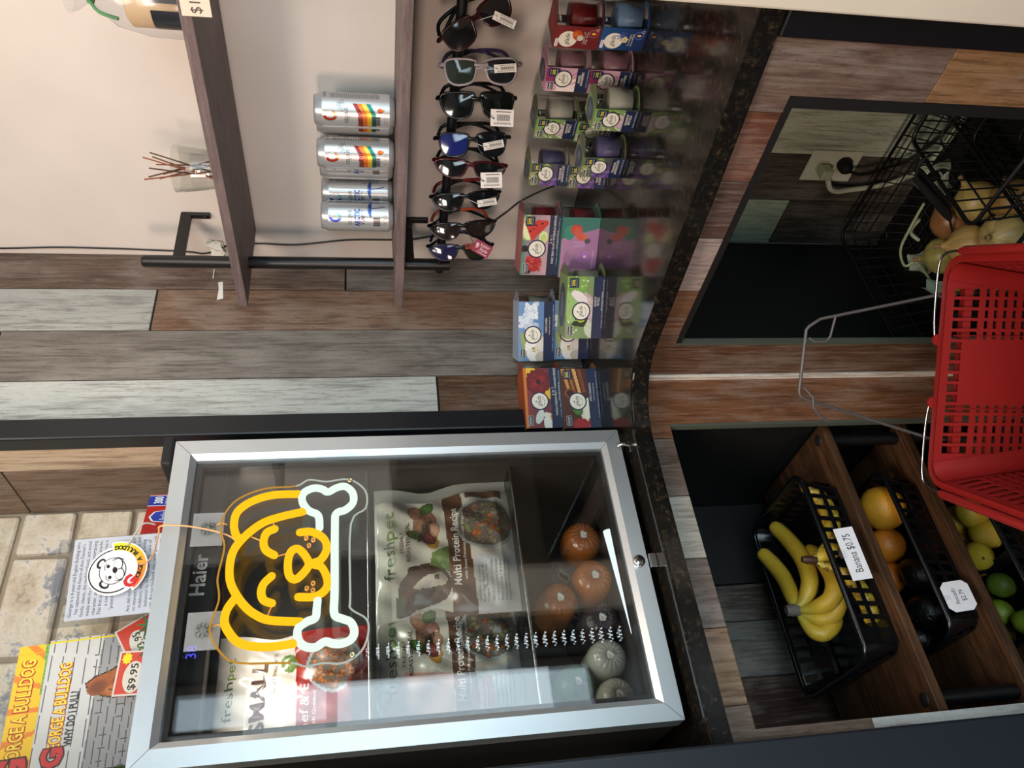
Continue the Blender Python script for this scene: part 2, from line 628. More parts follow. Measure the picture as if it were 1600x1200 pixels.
M_LINER = plaster('fridge_liner', (.20, .18, .165), (.23, .21, .19), .45)

def brickmat():
    m, nt, n, l, b = new_mat('worn_limewashed_brick')
    tc = nd(nt, 'ShaderNodeTexCoord')
    oi = nd(nt, 'ShaderNodeObjectInfo')
    ad = nd(nt, 'ShaderNodeVectorMath', operation='ADD')
    l.new(tc.outputs['Object'], ad.inputs[0])
    l.new(oi.outputs['Random'], ad.inputs[1])
    n1 = nd(nt, 'ShaderNodeTexNoise', i_Scale=9, i_Detail=5, i_Roughness=.65)
    n2 = nd(nt, 'ShaderNodeTexNoise', i_Scale=120, i_Detail=4)
    l.new(ad.outputs[0], n1.inputs['Vector'])
    l.new(tc.outputs['Object'], n2.inputs['Vector'])
    r = ramp(nt, [(.32, lin((.54, .48, .41))), (.41, lin((.80, .75, .66))), (.54, lin((.90, .87, .80))), (.60, lin((.60, .62, .65)))])
    mx = nd(nt, 'ShaderNodeMix', data_type='FLOAT')
    mx.inputs['Factor'].default_value = .18
    l.new(n1.outputs['Fac'], mx.inputs['A'])
    l.new(n2.outputs['Fac'], mx.inputs['B'])
    l.new(mx.outputs['Result'], r.inputs[0])
    tn = nd(nt, 'ShaderNodeMix', data_type='RGBA', blend_type='MULTIPLY')
    tn.inputs['Factor'].default_value = .8
    l.new(r.outputs[0], tn.inputs['A'])
    l.new(oi.outputs['Color'], tn.inputs['B'])
    l.new(tn.outputs['Result'], b.inputs['Base Color'])
    b.inputs['Roughness'].default_value = .85
    bp = nd(nt, 'ShaderNodeBump', i_Strength=.5, i_Distance=.004)
    l.new(n2.outputs['Fac'], bp.inputs['Height'])
    l.new(bp.outputs['Normal'], b.inputs['Normal'])
    return m
M_BRICK = brickmat()
M_MORTAR = plaster('mortar', (.56, .50, .42), (.66, .60, .52), .9, 12)

def brushed(name, axis):
    m, nt, n, l, b = new_mat(name)
    tc = nd(nt, 'ShaderNodeTexCoord')
    mp = nd(nt, 'ShaderNodeMapping')
    s = [400, 400, 400]
    s['XYZ'.index(axis)] = 2
    mp.inputs['Scale'].default_value = s
    no = nd(nt, 'ShaderNodeTexNoise', i_Scale=1, i_Detail=3)
    l.new(tc.outputs['Object'], mp.inputs['Vector'])
    l.new(mp.outputs[0], no.inputs['Vector'])
    mr = nd(nt, 'ShaderNodeMapRange')
    mr.inputs['To Min'].default_value = .28
    mr.inputs['To Max'].default_value = .42
    l.new(no.outputs['Fac'], mr.inputs['Value'])
    l.new(mr.outputs['Result'], b.inputs['Roughness'])
    b.inputs['Base Color'].default_value = (.66, .715, .75, 1)
    b.inputs['Metallic'].default_value = .85
    return m
M_ALU_X = brushed('brushed_aluminium_rail', 'X')
M_ALU_Z = brushed('brushed_aluminium_stile', 'Z')
# ------------------------------------------------------------------ room
def struct(name, mb, m, parent=None):
    o = mb.build(name, m, parent)
    if not parent:
        o['kind'] = 'structure'
    return o

def plank(parent, x0, x1, y0, y1, z0, z1, col, b=.0015, name='plank'):
    o = MB().bbox(x0, x1, y0, y1, z0, z1, b).build(name, M_WOOD, parent)
    o.color = (*lin(col), 1)
    return o

fl = struct('floor', MB().box(-3.2, 1.6, -2.6, 1.85, -.05, 0), M_FLOOR)
struct('ceiling', MB().box(-3.2, 1.6, -2.6, 1.85, 2.8, 2.86), M_CEIL)
struct('wall_right', MB().box(1.48, 1.56, -.62, 1.75, 0, 2.8), M_WHITEWALL)
struct('wall_side', MB().box(1.48, 1.56, -2.3, -.62, 0, 2.8), M_DARKWALL)
struct('wall_left', MB().box(-3.2, -3.1, -2.6, 1.85, 0, 2.8), M_DARKWALL)
struct('wall_divider', MB().bbox(.925, 1.4795, .08, .462, 0, 1.35, .004), M_CREAM)

# storefront behind the viewer: piers, sill, header, mullions, panes
wf = struct('wall_front', MB().box(-3.2, -2.2, -2.3, -2.2, 0, 2.8).box(.62, .98, -2.3, -2.2, 0, 2.8)
            .box(-2.2, .62, -2.3, -2.2, 0, .75).box(-2.2, .62, -2.3, -2.2, 2.45, 2.8).box(.98, 1.48, -2.3, -2.2, 2.55, 2.8), M_DARKWALL)
w1 = struct('window_1', MB().box(-2.2, .62, -2.29, -2.21, .75, .80).box(-2.2, .62, -2.29, -2.21, 2.40, 2.45)
            .box(-2.2, -2.15, -2.29, -2.21, .8, 2.4).box(.57, .62, -2.29, -2.21, .8, 2.4)
            .box(-1.27, -1.22, -2.29, -2.21, .8, 2.4).box(-.35, -.30, -2.29, -2.21, .8, 2.4), M_BLACK)
MB().box(-2.15, .57, -2.255, -2.25, .8, 2.4).build('window_pane', M_GLASS, w1)
d1 = struct('door_1', MB().box(.98, 1.03, -2.29, -2.21, 0, 2.55).box(1.43, 1.48, -2.29, -2.21, 0, 2.55)
            .box(1.03, 1.43, -2.29, -2.21, 0, .12).box(1.03, 1.43, -2.29, -2.21, 1.62, 1.68)
            .box(1.03, 1.43, -2.29, -2.21, 2.02, 2.12).box(1.03, 1.43, -2.29, -2.21, 2.5, 2.55)
            .box(1.21, 1.24, -2.29, -2.21, 1.68, 2.5), M_BLACK)
MB().box(1.03, 1.43, -2.255, -2.25, .12, 1.62).box(1.03, 1.21, -2.255, -2.25, 1.68, 2.5).box(1.24, 1.43, -2.255, -2.25, 1.68, 2.5).build('door_pane', M_GLASS, d1)
struct('wall_rear', MB().box(-3.2, -.05, 1.72, 1.85, 0, 2.8), M_DARKWALL)

# plank pier right of the refrigerator alcove
wb = struct('wall_back', MB().box(.951, 1.48, 1.452, 1.85, 0, 2.8, (.03, .03, .03)), M_INNER)
PZ = [(1.3675, 1.4785, [(.91, 1.462, (.44, .42, .40)), (1.465, 2.8, (.40, .33, .29))]),
      (1.2405, 1.3645, [(.91, 1.892, (.47, .36, .29)), (1.895, 2.8, (.63, .63, .61))]),
      (1.1015, 1.2375, [(.91, 2.196, (.46, .43, .40)), (2.199, 2.8, (.44, .33, .26))]),
      (.972, 1.0985, [(.91, 1.257, (.38, .28, .21)), (1.260, 2.8, (.73, .74, .72))])]
for x0, x1, segs in PZ:
    for z0, z1, c in segs:
        plank(wb, x0, x1, 1.440, 1.4515, z0 + (.001 if z0 > .92 else .0), z1, c)
plank(wb, .939, .9505, 1.457, 1.537, .911, 2.8, (.80, .71, .60))
plank(wb, .939, .9505, 1.540, 1.718, .911, 2.158, (.50, .41, .345))
plank(wb, .939, .9505, 1.540, 1.718, 2.161, 2.8, (.52, .43, .36))
struct('trim_1', MB().bbox(.935, .984, 1.412, 1.4545, .911, 2.8, .004, (.085, .10, .115)), M_BLACK)

# limewashed brick at the back of the alcove
wbr = struct('wall_alcove', MB().box(-.05, .951, 1.722, 1.85, 0, 2.8), M_MORTAR)
zc = 1.702
row = 0
while zc < 2.40:
    x = .945 - (.115 if row % 2 else .0)
    xr = .937
    first = True
    while xr > .02:
        xl = max(-.04, (x if first else xr) - (.222 if not (first and row % 2) else .0))
        if first and row % 2:
            xl = .83
        xl = max(xl, -.04)
        bm = bmesh.new()
        bmesh.ops.create_cube(bm, size=1)
        for v in bm.verts:
            v.co = ((xl + xr) / 2 + v.co.x * (xr - xl - .012), 1.7195 + v.co.y * .021, zc + .059 + v.co.z * .106)
            if v.co.y < 1.72:
                v.co += V(rnd.uniform(-.003, .003), rnd.uniform(-.002, .003), rnd.uniform(-.003, .003))
        bmesh.ops.bevel(bm, geom=bm.edges[:], offset=.004, segments=1, affect='EDGES')
        o = MB().frombm(bm).build('brick', M_BRICK, wbr)
        g = rnd.uniform(.85, 1.0)
        o.color = (g, g * rnd.uniform(.93, 1), g * rnd.uniform(.85, 1), 1)
        xr = xl
        first = False
    zc += .118
    row += 1
# left cheek of the alcove, and the dark post that cuts the picture's edge
struct('wall_cheek', MB().box(-.05, .02, 1.235, 1.85, .911, 2.8), M_DARKWALL)
struct('trim_2', MB().bbox(.06, .2265, 1.195, 1.226, 0, 2.8, .004, (.10, .125, .155)), M_BLACK)

# ------------------------------------------------------------------ countertop: L shape with a rounded inside corner
def fillet(ctr, r, a0, a1, n=10):
    return [(ctr[0] + r * math.cos(math.radians(a0 + (a1 - a0) * i / n)), ctr[1] + r * math.sin(math.radians(a0 + (a1 - a0) * i / n))) for i in range(n + 1)]
edge = [(.02, 1.228)] + fillet((.78, 1.103), .125, 90, 6, 14) + [(.913, .9), (.9385, .474), (.939, .463)]
pts = edge + [(1.479, .463), (1.479, 1.4385), (.934, 1.4385), (.934, 1.7185), (.02, 1.7185)]
bm = bmesh.new()
vs = [bm.verts.new((a, b, .874)) for a, b in pts]
f = bm.faces.new(vs)
r = bmesh.ops.extrude_face_region(bm, geom=[f])
for v in [g for g in r['geom'] if isinstance(g, bmesh.types.BMVert)]:
    v.co.z = .91
bmesh.ops.recalc_face_normals(bm, faces=bm.faces[:])
bmesh.ops.bevel(bm, geom=[e for e in bm.edges if len(e.link_faces) == 2 and e.calc_face_angle(0) > 1.0 and abs(e.verts[0].co.z - e.verts[1].co.z) < 1e-5], offset=.004, segments=2, affect='EDGES')
ct = MB().frombm(bm).build('countertop', M_GRANITE)
tag(ct, 'polished dark speckled granite countertop with a rounded inside corner', 'countertop')

# ------------------------------------------------------------------ base cabinets
GR = (.30, .32, .28)
cl = tag(empty('base_cabinet', (0, 0, 0)), 'plank-clad open base cabinet under the refrigerator holding the produce rack', 'cabinet')
MB().box(.205, .225, 1.275, 1.70, .0, .873).box(.865, .885, 1.275, 1.70, 0, .873).box(.226, .864, 1.275, 1.70, .0, .04)\
    .box(.205, .885, 1.702, 1.716, 0, .873).box(.66, .864, 1.685, 1.70, .041, .873).build('carcass', M_INNER, cl)
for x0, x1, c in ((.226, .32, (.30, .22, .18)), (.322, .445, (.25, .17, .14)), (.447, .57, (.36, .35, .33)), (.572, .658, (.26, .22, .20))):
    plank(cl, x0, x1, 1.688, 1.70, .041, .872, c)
def notched(parent, pts, fn, d0, d1, col):
    bm_ = MB().prism(pts, fn, d0, d1)
    o = bm_.build('plank', M_WOOD, parent)
    o.color = (*lin(col), 1)
    return o
fx = lambda a, b, d: (a, d, b)
LC = [(.672, .7985, (.40, .33, .29)), (.5455, .6705, (.66, .63, .58)), (.419, .544, (.45, .39, .36)), (.2925, .4175, (.55, .44, .35))]
notched(cl, [(.944, 0), (.944, .873), (.8, .873), (.8, .82), (.833, .82), (.833, 0)], fx, 1.26, 1.274, (.48, .31, .20))
for x0, x1, c in LC:
    plank(cl, x0, x1, 1.26, 1.274, .82, .873, c)
notched(cl, [(.291, .873), (.2, .873), (.2, .62), (.254, .62), (.254, .82), (.291, .82)], fx, 1.26, 1.274, (.44, .37, .32))
plank(cl, .2, .254, 1.26, 1.274, .0, .618, (.78, .78, .77))
MB().box(.827, .8328, 1.2605, 1.2735, .041, .8195, GR).build('edge_strip', M_MATTE, cl)

cr = tag(empty('base_cabinet', (0, 0, 0)), 'plank-clad open base cabinet under the candles with the wall outlet inside', 'cabinet')
MB().box(.96, 1.464, 1.355, 1.37, .0, .873).box(.96, 1.464, .465, .478, .0, .873).box(.96, 1.464, .4785, 1.354, 0, .04).build('carcass', M_INNER, cr)
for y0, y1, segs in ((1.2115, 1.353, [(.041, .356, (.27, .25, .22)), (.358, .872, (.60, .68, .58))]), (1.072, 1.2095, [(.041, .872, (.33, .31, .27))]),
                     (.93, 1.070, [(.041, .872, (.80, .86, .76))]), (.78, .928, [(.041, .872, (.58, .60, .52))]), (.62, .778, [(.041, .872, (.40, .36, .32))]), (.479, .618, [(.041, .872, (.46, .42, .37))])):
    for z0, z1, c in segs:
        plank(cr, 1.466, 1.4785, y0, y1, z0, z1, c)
fy = lambda a, b, d: (d, a, b)
notched(cr, [(1.244, 0), (1.244, .873), (1.12, .873), (1.12, .815), (1.15, .815), (1.15, 0)], fy, .945, .959, (.38, .27, .20))
RC = [(.9955, 1.1185, (.43, .29, .20)), (.8675, .994, (.62, .55, .52)), (.7475, .866, (.33, .25, .22)), (.6215, .746, (.42, .26, .19))]
for y0, y1, c in RC:
    plank(cr, .945, .959, y0, y1, .815, .873, c)
notched(cr, [(.62, .873), (.506, .873), (.506, .602), (.592, .602), (.592, .815), (.62, .815)], fy, .945, .959, (.42, .34, .30))
plank(cr, .945, .959, .506, .592, 0, .600, (.54, .40, .27))
MB().box(.9455, .9585, 1.144, 1.1498, .041, .8145, GR).build('edge_strip', M_MATTE, cr)
MB().box(.9455, .9585, .5925, .612, .041, .8145, (.05, .055, .06)).box(.9455, .9585, .612, 1.143, .803, .8145, (.06, .06, .06)).build('liner_strip', M_MATTE, cr)
struct('trim_3', MB().bbox(.938, .9598, .463, .5045, 0, .873, .003, (.055, .062, .075)), M_BLACK)
t4 = struct('trim_4', MB().bbox(.941, .9585, 1.2455, 1.2595, 0, .873, .001), M_WOOD)
t4.color = (*lin((.86, .83, .78)), 1)
# ------------------------------------------------------------------ glass-door refrigerator
fx0, fx1, fz0, fz1, FY = .281, .832, .9255, 1.756, 1.275
fr = tag(empty('display_refrigerator', (.57, 1.5, .911)), 'small glass-door display refrigerator with a brushed aluminium door frame on the dark counter', 'refrigerator')
fr.location = (0, 0, 0)
t = .03
MB().box(fx0 + .004, fx0 + t, 1.316, 1.702, .924, 1.754, (.06, .06, .065)).box(fx1 - t, fx1 - .004, 1.316, 1.702, .924, 1.754, (.06, .06, .065))\
    .box(fx0 + t, fx1 - t, 1.316, 1.702, .924, .934, (.06, .06, .065)).box(fx0 + t, fx1 - t, 1.316, 1.702, 1.735, 1.754, (.06, .06, .065))\
    .box(fx0 + t, fx1 - t, 1.69, 1.702, .934, 1.735, (.06, .06, .065)).build('cabinet_shell', M_MATTE, fr)
MB().box(fx0 + t, fx0 + t + .006, 1.318, 1.689, .9345, 1.734).box(fx1 - t - .006, fx1 - t, 1.318, 1.689, .9345, 1.734)\
    .box(fx0 + t, fx1 - t, 1.683, 1.689, .9345, 1.734).box(fx0 + t, fx1 - t, 1.348, 1.689, .9345, .958).build('inner_liner', M_LINER, fr)
MB().box(fx0 + t + .006, fx1 - t - .006, 1.318, 1.345, 1.672, 1.733, (.045, .045, .05)).build('header_panel', M_MATTE, fr)
w = .038
O = [(fx0, fz0), (fx1, fz0), (fx1, fz1), (fx0, fz1)]
I = [(fx0 + w, fz0 + w), (fx1 - w, fz0 + w), (fx1 - w, fz1 - w), (fx0 + w, fz1 - w)]
for k in range(4):
    a, b, c, d = O[k], O[(k + 1) % 4], I[(k + 1) % 4], I[k]
    s = .0004
    cen = (sum(p[0] for p in (a, b, c, d)) / 4, sum(p[1] for p in (a, b, c, d)) / 4)
    P = [(p[0] + (cen[0] - p[0]) * s * 4, p[1] + (cen[1] - p[1]) * s * 4) for p in (a, b, c, d)]
    mb = MB()
    # stepped section: front face, an inner slope towards the glass
    q = .010
    J = []
    for p in (P[2], P[3]):
        J.append((p[0] + (q if p[0] > .57 else -q) * (1 if True else 0), p[1] + (q if p[1] > 1.3 else -q)))
    front = [P[0], P[1], J[0], J[1]]
    v8 = [(x, FY, z) for x, z in front] + [(P[2][0], FY + .008, P[2][1]), (P[3][0], FY + .008, P[3][1])] + [(x, FY + .036, z) for x, z in (P[0], P[1], P[2], P[3])]
    mb.add(v8, [(0, 1, 2, 3), (3, 2, 4, 5), (0, 6, 7, 1), (5, 4, 8, 9), (6, 9, 8, 7), (1, 7, 8, 4, 2), (0, 3, 5, 9, 6)])
    mb.build('door_rail' if k % 2 == 0 else 'door_stile', M_ALU_X if k % 2 == 0 else M_ALU_Z, fr)
i0, i1, j0, j1 = fx0 + w + .0005, fx1 - w - .0005, fz0 + w + .0005, fz1 - w - .0005
g = .009
MB().box(i0, i1, FY + .018, FY + .03, j0, j0 + g, (.10, .08, .07)).box(i0, i1, FY + .018, FY + .03, j1 - g, j1, (.10, .08, .07))\
    .box(i0, i0 + g, FY + .018, FY + .03, j0 + g, j1 - g, (.10, .08, .07)).box(i1 - g, i1, FY + .018, FY + .03, j0 + g, j1 - g, (.10, .08, .07)).build('glass_spacer', M_MATTE, fr)
MB().box(i0, i1, FY + .012, FY + .016, j0, j1).build('glass_pane', M_GLASS, fr)
MB().box(i0, i1, FY + .031, FY + .034, j0, j1).build('glass_pane', M_GLASS, fr)
# hinge bracket below, hinge cover above, lock
MB().bbox(.775, .80, 1.265, 1.305, .9105, .9125, .0006, (.8, .8, .8)).tube([(.790, 1.267, .912), (.790, 1.262, .925), (.790, 1.267, .935)], .004, 8, (.8, .8, .8)).build('hinge_bracket', M_CHROME, fr)
MB().bbox(.782, .842, 1.272, 1.345, 1.757, 1.777, .005, (.05, .055, .06)).build('hinge_cover', M_MATTE, fr)
lk = MB().lathe([(0, -.006), (.009, -.006), (.0105, -.004), (.0105, .004), (.0, .004)], 20, (.8, .8, .8), M=Matrix.Translation((.550, FY - .004, .9435)) @ Matrix.Rotation(math.radians(90), 4, 'X')).build('lock', M_CHROME, fr)
MB().box(.5485, .5515, FY - .0085, FY - .0079, .9385, .9485, (.05, .05, .05)).build('keyhole', M_MATTE, lk)
MB().bbox(.537, .563, 1.268, 1.30, .9105, .9240, .0006, (.75, .75, .75)).build('lock_catch', M_CHROME, fr)
for x_ in (.33, .79):
    for y_ in (1.36, 1.66):
        MB().lathe([(0, 0), (.016, 0), (.014, .0135), (0, .0135)], 14, (.05, .05, .05), o=(x_, y_, .9103)).build('foot', M_RUBBER, fr)
mb = MB()
F = Face(mb, (.590, 1.3175, 1.6865), (1, 0, 0), (0, 0, 1))
F.text('Haier', 0, 0, .023, (.95, .95, .95), bold=.02, width=.076)
mb.build('brand_lettering', M_PRINT, fr)
mb = MB()
F = Face(mb, (.459, 1.3175, 1.687), (1, 0, 0), (0, 0, 1))
F.text('38', 0, 0, .016, (.1, .1, 1))
mb.build('temperature_digits', M_BLUE, fr)
# shelves, led tube
for z in (1.137, 1.414):
    sh = MB().box(fx0 + t + .007, fx1 - t - .007, 1.345, 1.68, z, z + .005).build('glass_shelf', M_SHELFGLASS, fr)
    MB().tube([(fx0 + t + .007, 1.342, z + .0025), (fx1 - t - .007, 1.342, z + .0025)], .0028, 8, (.62, .64, .62)).build('shelf_edge', M_CHROME, sh)
MB().tube([(.642, 1.334, .9690), (.445, 1.334, .9555)], .0085, 12).build('light_tube', M_LEDTUBE, fr)

# ---- pouches of pet food
def pouch(name, x, y, z, w, h, art, texts, label, rz=0, crump=.004, th=.035, group='pouches of pet food in the refrigerator'):
    e = tag(empty(name, (x, y, z), rz), label, 'pouch', group)
    rs = np.random.RandomState(int(abs(x * 1000)))
    ph = rs.rand(6) * 6
    def fn(a, b, d=0.0):
        """a across 0..w, b up 0..h, d lift towards the viewer"""
        u, v = a / w, b / h
        uu, vv = min(max(u, 0), 1), min(max(v, 0), 1)
        t_ = th * (math.sin(math.pi * uu) ** .7 if 0 < uu < 1 else 0) * (max(0.0, 1 - vv) ** .45) * (min(1, vv * 6 + .35))
        cr_ = crump * (math.sin(uu * 17 + ph[0] + vv * 9) * math.sin(vv * 13 + ph[1] - uu * 5) + .6 * math.sin(uu * 31 - vv * 22 + ph[2])) * min(1, uu * 8, (1 - uu) * 8) * min(1, vv * 6 + .1)
        lean = .02 * vv * vv
        pinch = .016 * w / .25 * math.exp(-((vv - .62) / .16) ** 2)
        a2 = a + (.5 - uu) * 2 * pinch
        return (a2 - w / 2, -(t_ + cr_) - d + lean, b)
    mb = MB()
    art.onto(mb, lambda a, b: fn(a * h, b * h), smooth=True)
    f = Face(mb, (0, 0, 0), (1, 0, 0), (0, 0, 1), fn=lambda a, b, d: fn(a * h, b * h, d), lift=.0006)
    for kw in texts:
        f.text(**kw)
    mb.build('front_panel', M_FILM, e)
    bk = MB()
    bk.grid(lambda i, j: (fn(i * w, j * h)[0], .02 * j * j + .0012 + .012 * math.sin(math.pi * i) * (1 - j), fn(i * w, j * h)[2]), 12, 12, (.78, .76, .72))
    bk.build('back_panel', M_FILM, e)
    sl = MB().box(-w / 2 * .98, w / 2 * .98, .0185 * .93, .0225, h * .93, h * .985, (.86, .84, .80))
    return e

def kibble(A, cx, cy, r, cols):
    A.ell(cx, cy, r * 1.12, r * 1.12, (.66, .68, .68))
    A.ell(cx, cy, r, r, (.42, .38, .34))
    for k in range(110):
        a, q = A.r.rand() * 6.283, r * .92 * math.sqrt(A.r.rand())
        c = cols[A.r.randint(len(cols))]
        A.ell(cx + q * math.cos(a), cy + q * math.sin(a), r * .09 * (.7 + A.r.rand()), r * .07 * (.7 + A.r.rand()), c, A.r.rand() * 3, .02, tuple(x * .55 for x in c))

def multi_art(red, w=.25, h=.265):
    A = Art(110, 116, w / h, (.80, .77, .72))
    W_ = w / h
    A.grad((.80, .78, .74), (.80, .76, .70))
    band = (.36, .23, .15)
    if red:
        A.poly([(0, .5), (.40 * W_, .47), (.46 * W_, .80), (.2 * W_, 1), (0, 1)], (.80, .60, .57))
    # dog head
    if not red:
        A.ell(.20 * W_, .66, .17, .19, (.36, .22, .14), .3, .03, (.22, .13, .09))
        A.ell(.10 * W_, .72, .06, .15, (.20, .12, .09), .5, .03)
        A.ell(.31 * W_, .68, .05, .11, (.24, .15, .11), -.5, .03)
        A.ell(.22 * W_, .62, .05, .12, (.86, .80, .74), .2, .02)
        A.ell(.24 * W_, .55, .055, .045, (.82, .74, .68), 0, .02)
        A.ell(.25 * W_, .575, .022, .018, (.12, .09, .08))
        A.ell(.16 * W_, .68, .014, .014, (.08, .06, .05))
        A.ell(.27 * W_, .68, .014, .014, (.08, .06, .05))
        A.poly([(.30 * W_, .46), (.52 * W_, .46), (.46 * W_, .60), (.36 * W_, .62)], (.42, .50, .26), .03)
    # band
    A.poly([(0, .30), (W_, .36), (W_, .50), (0, .47)], band, .015)
    if red:
        A.poly([(0, .30), (.36 * W_, .32), (.36 * W_, .48), (0, .47)], (.52, .16, .13), .015)
    # meat and vegetables
    for x, y, a, b, c, r in ((.60, .60, .11, .05, (.85, .62, .20), .2), (.66, .64, .12, .06, (.38, .28, .22), .5), (.62, .62, .07, .04, (.48, .20, .18), .6), (.78, .66, .12, .06, (.62, .44, .34), -.3),
                             (.88, .70, .08, .06, (.72, .50, .38), .2), (.80, .60, .10, .045, (.74, .50, .42), .3), (.70, .57, .07, .035, (.80, .60, .50), .1), (.92, .62, .05, .06, (.30, .44, .20), .8), (.66, .72, .06, .04, (.32, .46, .20), 1)):
        A.ell(x * W_, y, a, b, c, r, .05, tuple(k * .72 for k in c))
    for k in range(9):
        A.ell((.60 + .02 * k) * W_, .67 - .006 * k, .006, .045, (.24, .17, .13), .5)
    A.poly([(0, .0), (.46 * W_, .0), (.40 * W_, .31), (0, .30)], (.80, .80, .80) if not red else (.72, .76, .78))
    if red:
        A.poly([(0, .20), (.36 * W_, .22), (.36 * W_, .32), (0, .30)], (.76, .55, .57))
    kibble(A, .70 * W_, .20, .20, [(.55, .50, .45), (.62, .57, .50), (.48, .42, .37), (.60, .55, .42), (.78, .42, .20), (.55, .58, .36)])
    A.poly([(W_ * .93, .05), (W_, .05), (W_, .33), (W_ * .95, .33)], (.34, .24, .17))
    A.poly([(0, .995), (W_, .995), (W_, .965), (0, .965)], (.74, .72, .69))
    A.poly([(.02 * W_, .86), (.17 * W_, .86), (.155 * W_, .83), (.17 * W_, .80), (.02 * W_, .80)], (.22, .30, .22))
    return A
def multi_text(red):
    W_ = .25 / .265
    wh, br, gr = (.95, .93, .90), (.33, .20, .14), (.25, .37, .28)
    T = [dict(t='fresh', a=.30 * W_, b=.865, h=.075, col=gr, align='L', width=.33 * W_), dict(t='pet', a=.635 * W_, b=.865, h=.075, col=(.42, .55, .22), align='L', width=.25 * W_),
         dict(t='FRESHLY', a=.60 * W_, b=.80, h=.026, col=br, width=.20 * W_), dict(t='ROASTED MEAL', a=.60 * W_, b=.752, h=.028, col=br, width=.36 * W_, bold=.01),
         dict(t='Multi Protein Recipe', a=.52 * W_, b=.405, h=.052, col=wh, width=.66 * W_, bold=.015),
         dict(t='with Sweet Potatoes & Garden Vegetables', a=.54 * W_, b=.362, h=.020, col=wh, width=.60 * W_)]
    dk = (.25, .27, .30) if not red else (.45, .20, .24)
    for i, s in enumerate(('NATURAL US Chicken,', 'Beef, Egg, Salmon &', 'Veggies You Can See')):
        T.append(dict(t=s, a=.07 * W_, b=.275 - .026 * i, h=.013, col=dk, align='L', width=.27 * W_))
    for i, s in enumerate(('GENTLY STEAM COOKED', 'to Retain Essential Nutrients', 'RICH in Omega 3 & 6 Fatty', 'Acids to Support Skin and Coat', 'PLEASE KEEP REFRIGERATED')):
        T.append(dict(t=s, a=.07 * W_, b=.185 - .030 * i, h=.013, col=(.28, .32, .35), align='L', width=.30 * W_))
    return T
pouch('pet_food_pouch', .6575, 1.395, 1.1425, .280, .262, multi_art(False), multi_text(False), 'white and brown pouch with a dog head, frontmost on the lower glass shelf', rz=.05)
pouch('pet_food_pouch', .450, 1.478, 1.1425, .225, .262, multi_art(True), multi_text(True), 'pouch with pink and dark red panels reading Multi Protein Recipe, by the left stile', rz=-.03, crump=.005)
A = Art(80, 110, .21 / .255, (.83, .80, .76))
W_ = .21 / .255
A.poly([(0, 0), (W_, 0), (W_, .50), (.42 * W_, .46), (0, .47)], (.60, .13, .11), .012)
kibble(A, .66 * W_, .22, .17, [(.72, .42, .22), (.80, .50, .25), (.60, .36, .22), (.70, .48, .34)])
A.poly([(0, .08), (.5 * W_, .14), (.7 * W_, .03), (.8 * W_, 0), (0, 0)], (.50, .15, .13), .02)
A.ell(.72 * W_, .52, .07, .05, (.34, .46, .22), .4, .04)
pouch('pet_food_pouch', .424, 1.46, 1.4195, .205, .262, A, [
    dict(t='fresh', a=.30 * W_, b=.88, h=.06, col=(.25, .37, .28), align='L', width=.3 * W_), dict(t='pet', a=.61 * W_, b=.88, h=.06, col=(.42, .55, .22), align='L', width=.2 * W_),
    dict(t='SMALL', a=.46 * W_, b=.67, h=.09, col=(.30, .18, .16), width=.62 * W_, bold=.03), dict(t='PROPORTIONALLY SMALL BITES', a=.54 * W_, b=.60, h=.022, col=(.35, .25, .2), width=.62 * W_),
    dict(t='Beef & E', a=.30 * W_, b=.385, h=.055, col=(.95, .92, .88), width=.42 * W_), dict(t='with Greens', a=.30 * W_, b=.34, h=.022, col=(.95, .92, .88), width=.3 * W_)],
    'white pouch reading SMALL with a dark red lower half on the upper shelf', rz=0)
def back_art(badge, bl):
    A = Art(60, 70, .24 / .25, (.42, .39, .36))
    A.grad((.42, .39, .36), (.55, .52, .48))
    for k in range(5):
        A.ell(.45, .35, .42 - k * .05, .42 - k * .05, (.46 - .02 * (k % 2), .42 - .02 * (k % 2), .39))
    A.ell(.52, .28, .15, .15, badge)
    A.ell(.56, .80, .09, .09, bl)
    return A
pouch('pet_food_pouch', .68, 1.62, 1.1425, .20, .25, back_art((.05, .15, .12), (.10, .14, .24)), [dict(t='SOFT', a=.52, b=.29, h=.04, col=(.30, .40, .33)), dict(t='RECIPE', a=.52, b=.24, h=.03, col=(.30, .40, .33))],
      'dim grey pouch with a dark green round badge behind the white and brown pouch', crump=.003, th=.02)

